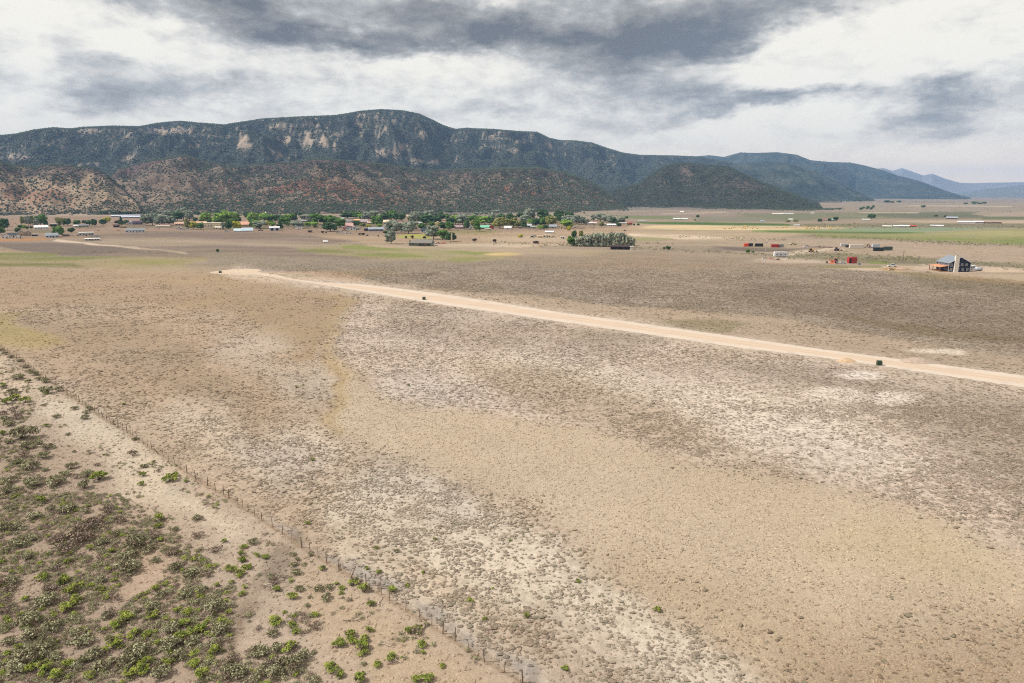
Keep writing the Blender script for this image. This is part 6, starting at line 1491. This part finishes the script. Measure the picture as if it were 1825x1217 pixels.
# ------------------------------------------------------------------ trees
tfm, TF, tfb = new_mat('tree_foliage', 1.0, .1)
ta = TF.n('ShaderNodeAttribute', attribute_name='col'); TF.t.links.new(ta.outputs['Color'], tfb.inputs['Base Color'])
COLS = {'dk': ((80,106,64), (62,86,54)), 'md': ((100,134,62), (76,106,50)), 'br': ((138,168,76), (112,144,62)), 'sv': ((146,154,136), (128,138,120)), 'ol': ((146,148,88), (112,118,70)),
        'ye': ((188,182,66), (150,150,60)), 'pg': ((176,178,154), (160,164,142)), 'bu': ((92,80,60), (66,58,46))}
WORD = {'dk': 'dark green', 'md': 'mid-green', 'br': 'bright green', 'sv': 'silver-grey', 'ol': 'olive', 'ye': 'yellow-green', 'pg': 'pale grey-green', 'bu': 'dark brown'}
def crown_data(shape, seed):
    "unit tree: crown 1 wide, top at height 1"
    g = np.random.default_rng(seed); C_ = []; O_ = []; S_ = []; T_ = []
    if shape == 'cone':
        nl = 26
        zc = g.uniform(.12, .95, nl); rr_ = (1 - zc) * .36 + .02; th = g.uniform(0, 6.28, nl)
        cen = np.stack([np.cos(th) * rr_, np.sin(th) * rr_, zc], 1); lr = (.10 + .10 * (1 - zc))
        z0 = .10
    elif shape == 'upright':
        nl = 36; th = g.uniform(0, 6.28, nl); zc = g.uniform(.12, .92, nl); rr_ = .34 * np.sqrt(g.random(nl)) * (.6 + .6 * zc) * np.where(zc > .8, .7, 1)
        cen = np.stack([np.cos(th) * rr_, np.sin(th) * rr_, zc], 1); lr = g.uniform(.09, .16, nl); z0 = .08
    else:
        nl = 30; z0 = .1; th = g.uniform(0, 6.28, nl); ph = g.uniform(-.95, 1.0, nl)
        rad = g.uniform(.15, .9, nl) ** .5
        hx = .37 * rad * np.sqrt(1 - ph ** 2 * .8); hz = .50 + .36 * ph * rad
        sk = 1 + .22 * np.sin(th * 2 + g.uniform(0, 6))
        cen = np.stack([np.cos(th) * hx * sk, np.sin(th) * hx, hz], 1); lr = g.uniform(.13, .21, nl)
    per = 20
    for i in range(nl):
        o = g.normal(size=(per, 3)); o[:, 2] += .35; o /= np.linalg.norm(o, axis=1, keepdims=True)
        C_.append(cen[i] + o * lr[i] * g.uniform(.5, 1.08, (per, 1)) * np.array([1, 1, .85 if shape != 'upright' else 1.3]))
        O_.append(o if shape != 'upright' else o * .6 + np.array([0, 0, .6])); S_.append(g.uniform(.055, .105, per)); T_.append(np.full(per, g.uniform(0, 1)))
    C_, O_, S_, T_ = map(np.concatenate, (C_, O_, S_, T_)); O_ /= np.linalg.norm(O_, axis=1, keepdims=True)
    C_[:, 2] = np.maximum(C_[:, 2], .03)
    V, f_, l_, K_ = tri_cloud(C_, S_, O_, g, T_[:, None] * .75 + g.uniform(0, .25, (len(T_), 1)), .6, 1.5)
    # the dense inside of every limb's foliage
    t_ = (1 + 5 ** .5) / 2
    iv = np.array([(-1,t_,0),(1,t_,0),(-1,-t_,0),(1,-t_,0),(0,-1,t_),(0,1,t_),(0,-1,-t_),(0,1,-t_),(t_,0,-1),(t_,0,1),(-t_,0,-1),(-t_,0,1)]) / 1.902
    jf = np.array([(0,11,5),(0,5,1),(0,1,7),(0,7,10),(0,10,11),(1,5,9),(5,11,4),(11,10,2),(10,7,6),(7,1,8),(3,9,4),(3,4,2),(3,2,6),(3,6,8),(3,8,9),(4,9,5),(2,4,11),(6,2,10),(8,6,7),(9,8,1)])
    cv = []; cf = []; ck = []
    for i in range(len(cen)):
        b_ = len(V) + 12 * i; q_ = iv * lr[i] * g.uniform(.72, 1.02, (12, 1)) * np.array([1, 1, .9 if shape != 'upright' else 1.35])
        cv.append(cen[i] + q_); cf.append(jf + b_); ck.append(np.full((12, 1), g.uniform(.2, .9)) + g.uniform(-.15, .15, (12, 1)))
    V = np.concatenate([V] + cv); V[:, 2] = np.maximum(V[:, 2], .02)
    f_ = np.concatenate([f_, np.concatenate(cf).ravel()]); l_ = np.concatenate([l_, np.full(20 * len(cen), 3)]); K_ = np.concatenate([K_] + ck); K_ = np.clip(K_, 0, 1)
    return V, f_, l_, K_[:, 0], cen
TREE = {}
for si, shape in enumerate(('round', 'cone', 'upright')):
    for v in range(5):
        TREE[shape, v] = crown_data(shape, 500 + si * 50 + v)
def trunk_mesh(shape, v):
    g = random.Random(v * 7 + len(shape)); cen = TREE[shape, v][4]
    top = {'round': .62, 'cone': .95, 'upright': .7}[shape]
    P_ = [tube([(0,0,-.03), (g.uniform(-.01,.01), g.uniform(-.01,.01), top * .35), (g.uniform(-.03,.03), g.uniform(-.03,.03), top)], [.028,.02,.006], 6)]
    if shape != 'cone':
        for i in range(7):
            c = cen[g.randrange(len(cen))]; z_ = g.uniform(.10, .35) * (1 if shape == 'round' else .5)
            P_.append(tube([(0, 0, z_), (c[0] * .5, c[1] * .5, z_ + (c[2] - z_) * .55), tuple(c)], [.011,.007,.003], 4))
    V, F_ = join(P_); me = bpy.data.meshes.new('trunk'); me.from_pydata(V, [], F_); me.materials.append(m_trunk); me.update(); return me
m_trunk = simple_mat('bark', (108,96,84), .95, .1, .3, 3)
TRUNK = {k_: trunk_mesh(*k_) for k_ in TREE}; CROWN = {}
def crown_mesh(shape, v, colk):
    if (shape, v, colk) not in CROWN:
        V, f_, l_, T_, _c = TREE[shape, v]; a_, b_ = (lin(c) for c in COLS[colk])
        K_ = (a_[None] * T_[:, None] + b_[None] * (1 - T_[:, None])) * KALB * 1.22
        o = mesh_np('crown', V, f_, l_, tfm, False, {'col': np.clip(K_, 0, 1)}, link=False); CROWN[shape, v, colk] = o.data; bpy.data.objects.remove(o)
    return CROWN[shape, v, colk]
gt_ = random.Random(99)
def relation(px, base):
    near = sorted(BLD, key=lambda b: abs(b[1] - px) + 1.6 * abs(b[2] - base))[:1][0]
    dx, dy = px - near[1], base - near[2]
    if abs(dy) > 2.5 and abs(dx) < 14: r_ = 'behind' if dy < 0 else 'in front of'
    elif abs(dx) < 4: r_ = 'behind' if dy < 0 else 'in front of'
    else: r_ = 'left of' if dx < 0 else 'right of'
    return r_ + ' the ' + near[0].replace('left ', 'first ').replace('right ', 'second ')
def tree(px, base, w, h, colk, shape='round', lab=None, grp='trees in and around the town'):
    m = float(depth_at(px, base)) / F; X, Y = at(px, base)
    name = {'round': 'shade_tree', 'cone': 'conifer_tree', 'upright': 'poplar_tree'}[shape]
    small = h * m < 5.5
    o = empty(name if not small else 'small_tree', (float(X), float(Y), 0), gt_.uniform(0, 6.28)); v = gt_.randrange(5)
    W_ = w * m * (1.5 if 430 < px < 1110 else 1.36); o.scale = (W_, W_, h * m * 1.25)
    for nm, me in (('trunk', TRUNK[shape, v]), ('crown', crown_mesh(shape, v, colk))):
        c = bpy.data.objects.new(nm, me); col.objects.link(c); c.parent = o
    hm_ = h * m
    size = 'small' if hm_ < 6 else 'tall' if h / max(w, 1) > 1.25 and hm_ > 11 else 'large' if hm_ > 14 else 'wide' if w / h > 1.25 else 'round'
    what = {'round': 'tree', 'cone': 'conifer', 'upright': 'upright tree'}[shape]
    tag(o, None, 'tree', grp); THINGS.append([o, lab or '%s %s %s %s' % (size, WORD[colk], what, relation(px, base)), px, base])
T_L = """8 410 17 18 dk;2 418 10 12 md;41 401 7 14 ol;51 403 9 17 sv;58 401 7 15 ol;66 403 9 13 sv;73 402 17 18 md;82 402.5 8 11 dk;37 408 8 7 md;32 415 9 8 dk;44 408 6 6 br;107 404 12 15 ol;120 402 13 11.5 dk;104 421 18 16.5 md;127 415 10 8.5 dk;138 401 11 8 md;151 399 8 6 dk;158 402 7 9 md;49.5 408.5 4 5 dk;56 407.5 5 4 dk;
191 397 14 9 ye;184 401 12 9 dk;168 403 10 11 dk;157 402.5 7 8 dk;209 399 8 5.5 bu;216 400.5 8 12 dk cone;221 400 8 6 md;226.5 399.5 8 7 dk;260 402 16 18 sv;272 401.5 17 19 sv;284 402 14 16 sv;293 401.5 18 16 sv;305 401.5 15 15 sv;300 393 18 16 sv;317 394 18 16 dk;327 392.5 22 20 sv;338 394 14 17 sv;268 396 14 14 dk;279 395 12 12 sv;
335 408.5 9 17 ol;344.5 408.5 12 12 ye;358 408.5 14 10.5 md;369 398 21 17 br;393 400 20 18 br;410 401 26 23 br;422 399 14 16 md;398 409.5 8 12 sv;408 410 12 15 dk;421.5 409.5 15 13.5 ye;443 388 18 8 dk;452 398 18 17 br;457 406 13 12 br;372 400 10 8 dk;388 402 10 10 dk;
468 395 18 14 br;480 400 20 16 md;494 396 12 12 dk;463 407 22 11.5 sv;452 404 12 12 md;503 396 15 11 md;512 395 13 11 br;522 394.5 10 13 md;508 401 17 12 md;528 394.5 5 13 dk cone;499 408.5 10 13 dk cone;513 403.5 6 8.5 md;532 407 17 12 sv;536 386 9 7 dk;550 389 10 6 dk;564 400 20 17.5 md;552 399 9 14 sv;549 404.5 11 8 br;561 406 13 9.5 br;577 399.5 13 14 md;590 400 20 15 md;589 412 24 14 dk;605 405.5 13 16 dk;524 402 10 8 sv;542 392 14 8 sv;486 405 10 9 br;475 403 9 8 ye;
619 389.5 20 10.5 dk;633 389.5 17 10.5 md;643 391 10 9 br;655 394 17 15 sv;667 392 16 15 sv;672 402.5 18 17 md;686 393 15 13 dk;698 392 15 15 md;707 393.5 13 12 dk;716 394 12 13 dk;701 382 9 7 dk;607 406 15 16 md;634 402.5 13 8.5 dk;657 405.5 9 5 ye;676 405.5 8 6 br;699 415.5 22 20 sv;715 413.5 15 15 sv;728 416 20 18.5 sv;737 411 15 15 sv;697 434.5 15.5 21.5 sv;741 398.5 18 19 sv;755 397 15 15 dk;752 408.5 13 9 md;687 417.5 7 5.5 dk;647 404 9 6 ol;733 396 10 10 ol;
765 393 18 16 sv;760 400 19 15 dk;783 393 15 13 dk;777 400 15 14 dk;795 392 13 10 md;803 401 15 13 dk;812 400 15 15 br;824 401 19 18 sv;831 409 11 14.5 dk;841 397 15 12.5 md;845 405 11 12 ol;850 412.5 11 18 md;853 398 13 12 md;863 400 17 14 br;873 400 13 12 md;876 395 12 15 sv;891 407 17 18 ol;903 406 13 14 ol;893 392 16 9 dk;908 395 10 13 dk;790 409.5 14 12.5 dk;802 410 15 12 md;773 426 22 21 sv;789 427.5 16 16 md;804 430.5 15 14.5 dk;769 404 10 8 md;818 392 10 8 sv;882 405 8 9 ye;
909 396 10 14 dk;917 394 8 9 dk;915 405 14 16 ol;923.5 405.5 10 11 ol;935 399 15 14 sv;934 406.5 10 12 dk;944 392 18 18 sv;930 391.5 14 12 dk;947 400 12 8 br;954.5 403 13 12.5 dk;967 392 18 17 dk;977 392 11 9 md;968 403 15 14 md;981 404 18 17 ol;964 408.5 12 6.5 br;973 408.5 9 7 dk;996 392 16 15.5 dk;999 397 12 14 dk;1014 392 14 13 dk;1011 398 18 13 sv;1010 406.5 20 14 br;1028 400 15 15 sv;1036 400 13 13 sv;1045 400 11 9 sv;1014 411.8 6.5 8 ye;927 423.5 9 5.5 ye;940 396 12 10 md;988 396 10 10 sv;
1058 393 13 9.5 sv;1070 394 17 12.5 sv;1078 396 12 11 sv;1090 399 15 14 sv;1106 398 15 10 sv;1095 399.5 10 11 dk cone;1103 404.5 8 7 dk;1072 404.5 7 8.5 ol;1117 390.5 5 5 dk;1137.5 402.5 4 4 dk;1130 402.3 3.5 3.5 dk;1119.5 402 3.5 3.5 md;
1243.5 387.8 5.5 4.6 dk;1238.5 393.2 3.2 2.6 dk;1553.5 389.7 12.5 7.5 dk;1461 396 7 5.5 dk;1478 394.5 6 5 dk;1489 393.8 8.5 7 dk;1418 395.5 8 4 ol;1404 396 7 3.5 ol;1668 386.5 6 3.5 dk;1684 386.5 5 2.6 bu;1534 374.5 5 4.5 dk;1538 372.5 5 4 dk;1545 373 5 4.5 dk;1552 374 5 5 dk;1556 371 4.5 5 dk;1547 370.5 4 3.6 dk;1581 361.8 9 4.5 dk;1590 361.8 6 3 dk;1602 361.2 7 3.5 dk;1645 369.6 7 3.8 dk;1737 363.8 10 4.6 md;1747 363.8 6 2.6 dk;1754 363.4 7 3.6 dk;1721 364 6 3 dk;1523 358.5 6 3 dk;1532 358.5 6 3 dk;1507 357.5 5 3 bu;1332.5 451 7.5 6 md;1342 450.5 5 3 md;1191 445 9 6 dk;1183.5 444.5 3.4 4 dk;
641 418.5 4.5 3 bu;647 419 6 3.4 bu;655 420.5 3.4 2.4 bu;674 421.5 3 2 bu;723.5 425.3 4 4.2 bu;735 425.5 5.5 5.2 bu;756.5 425.8 4.6 4.4 bu;845.5 429.8 8 4.4 bu;881.5 431.6 6 4.8 bu;955 434.3 9 4.6 bu;552.5 414 8 3.2 bu;575 415.3 5 3.2 bu;581 415.8 3 2.2 bu;1113.5 411.8 3 2.2 bu;849 384 8 5 sv;857 383 7 5 sv;884 381 13 6.5 sv;800 379.5 12 4.5 dk;866 382 8 4 sv;893 383 7 4 sv;388 380 6 5 dk;349 383 6 5 dk;354 384 5 6 dk;348 396 8 8 dk;358 397 8 7 dk;388 449.5 5 5 dk"""
for rec in T_L.replace('\n', '').split(';'):
    p_ = rec.split()
    tree(float(p_[0]), float(p_[1]), float(p_[2]), float(p_[3]), p_[4], p_[5] if len(p_) > 5 else 'round')
# orchard row behind the long barns
for i, px in enumerate((179.5,185.5,190,199.5,204.5,209.5,214,218,223,228,232.5,237.5,241.5,246.5,251.5,257)):
    tree(px, 382.4 - .03 * i, 4.2, 4.8 if i % 3 else 5.6, ('dk','dk','dk','dk','dk','dk','bu','dk','dk','dk','bu','dk','ol','bu','bu','dk')[i], 'round', 'small orchard tree in the row behind the long silver barns', 'orchard row behind the long silver barns')
for i, (px, py, w, h) in enumerate(((190,374,8,6),(207,373,10,7),(213,371,9,8),(222,372,9,5),(232,373,9,6),(240,374,9,5),(247,373.5,8,5),(256,374,8,5),(263,374,7,4),(270,376,6,4),(276,374,6,5),(281,377,6,3.5),(287,376,8,4))):
    tree(px, py, w, h, 'md' if i % 3 == 1 else 'dk', 'round', None, 'small trees along the hill foot')
# pale grove behind the long dark shed
gg = random.Random(3)
tree(1018, 438.5, 13, 16, 'md', 'round', None, 'grove behind the long dark shed'); tree(1023.5, 437.8, 9, 21, 'dk', 'upright', None, 'grove behind the long dark shed'); tree(1035, 437.6, 8, 21, 'ol', 'upright', None, 'grove behind the long dark shed')
for i, px in enumerate(np.linspace(1030, 1124, 17)):
    for row in (0, 1):
        hh = np.interp(px, [1030, 1045, 1065, 1090, 1110, 1125], [14, 17, 19, 20, 19, 13]) * gg.uniform(.88, 1.04) - row * 3
        tree(float(px) + gg.uniform(-2, 2) + row * 2.5, np.interp(px, [1030, 1125], [438.8, 440.2]) - row * 2.4, gg.uniform(11, 15), hh, 'pg' if gg.random() < .72 else 'sv', 'upright', None, 'grove behind the long dark shed')

# ------------------------------------------------------------------ wording: things that read alike are told apart by their order
ORD = ['leftmost', 'second from left', 'third from left', 'fourth from left', 'fifth from left', 'sixth from left', 'seventh from left', 'eighth from left', 'ninth from left', 'tenth from left', 'eleventh from left', 'twelfth from left']
NUM = {2: 'two', 3: 'three', 4: 'four', 5: 'five', 6: 'six', 7: 'seven', 8: 'eight', 9: 'nine', 10: 'ten', 11: 'eleven', 12: 'twelve'}
by = {}
for th_ in THINGS: by.setdefault(th_[1], []).append(th_)
for lab, ths in by.items():
    ths.sort(key=lambda t: t[2]); n = len(ths)
    for i, (o, l_, px, py) in enumerate(ths):
        if n == 1: o['label'] = l_
        elif n == 2: o['label'] = l_ + (', left one' if i == 0 else ', right one')
        elif n <= 12: o['label'] = l_ + ', ' + (ORD[i] if i < n - 1 else 'rightmost')
        else:
            rows = sorted(ths, key=lambda t: t[3]); k_ = [t[0] for t in rows].index(o); b_ = k_ * 3 // n
            nb = [t[0] for t in sorted([t for t in rows if rows.index(t) * 3 // n == b_], key=lambda t: t[2])].index(o)
            o['label'] = l_ + ', ' + ('upper', 'middle', 'lower')[b_] + ' row, ' + (ORD[nb] if nb < 12 else 'right end')

for o, l_, px, py in THINGS:
    if len(o['label'].replace('-', ' ').split()) > 16: o['label'] = o['label'].replace(' the ', ' ')

# ------------------------------------------------------------------ air
def box_mesh(name, x0, x1, y0, y1, z0, z1):
    v = [(x, y, z) for z in (z0, z1) for y in (y0, y1) for x in (x0, x1)]
    f = [0,2,3,1, 4,5,7,6, 0,1,5,4, 2,6,7,3, 0,4,6,2, 1,3,7,5]
    return mesh_np(name, v, f, [4] * 6)
hz_o = box_mesh('haze', -19000, 19000, -19000, 19000, -61, 700)
hm = bpy.data.materials.new('haze_air'); hm.use_nodes = True; ht = hm.node_tree; ht.nodes.clear()
HN = NT(ht)
pv = HN.n('ShaderNodeVolumePrincipled', ins={'Color': (.34, .56, .95, 1), 'Density': 5.6e-5, 'Anisotropy': 0.0})
HN.n('ShaderNodeOutputMaterial', ins={'Volume': pv.outputs[0]})
hz_o.data.materials.append(hm); tag(hz_o, kind='stuff')
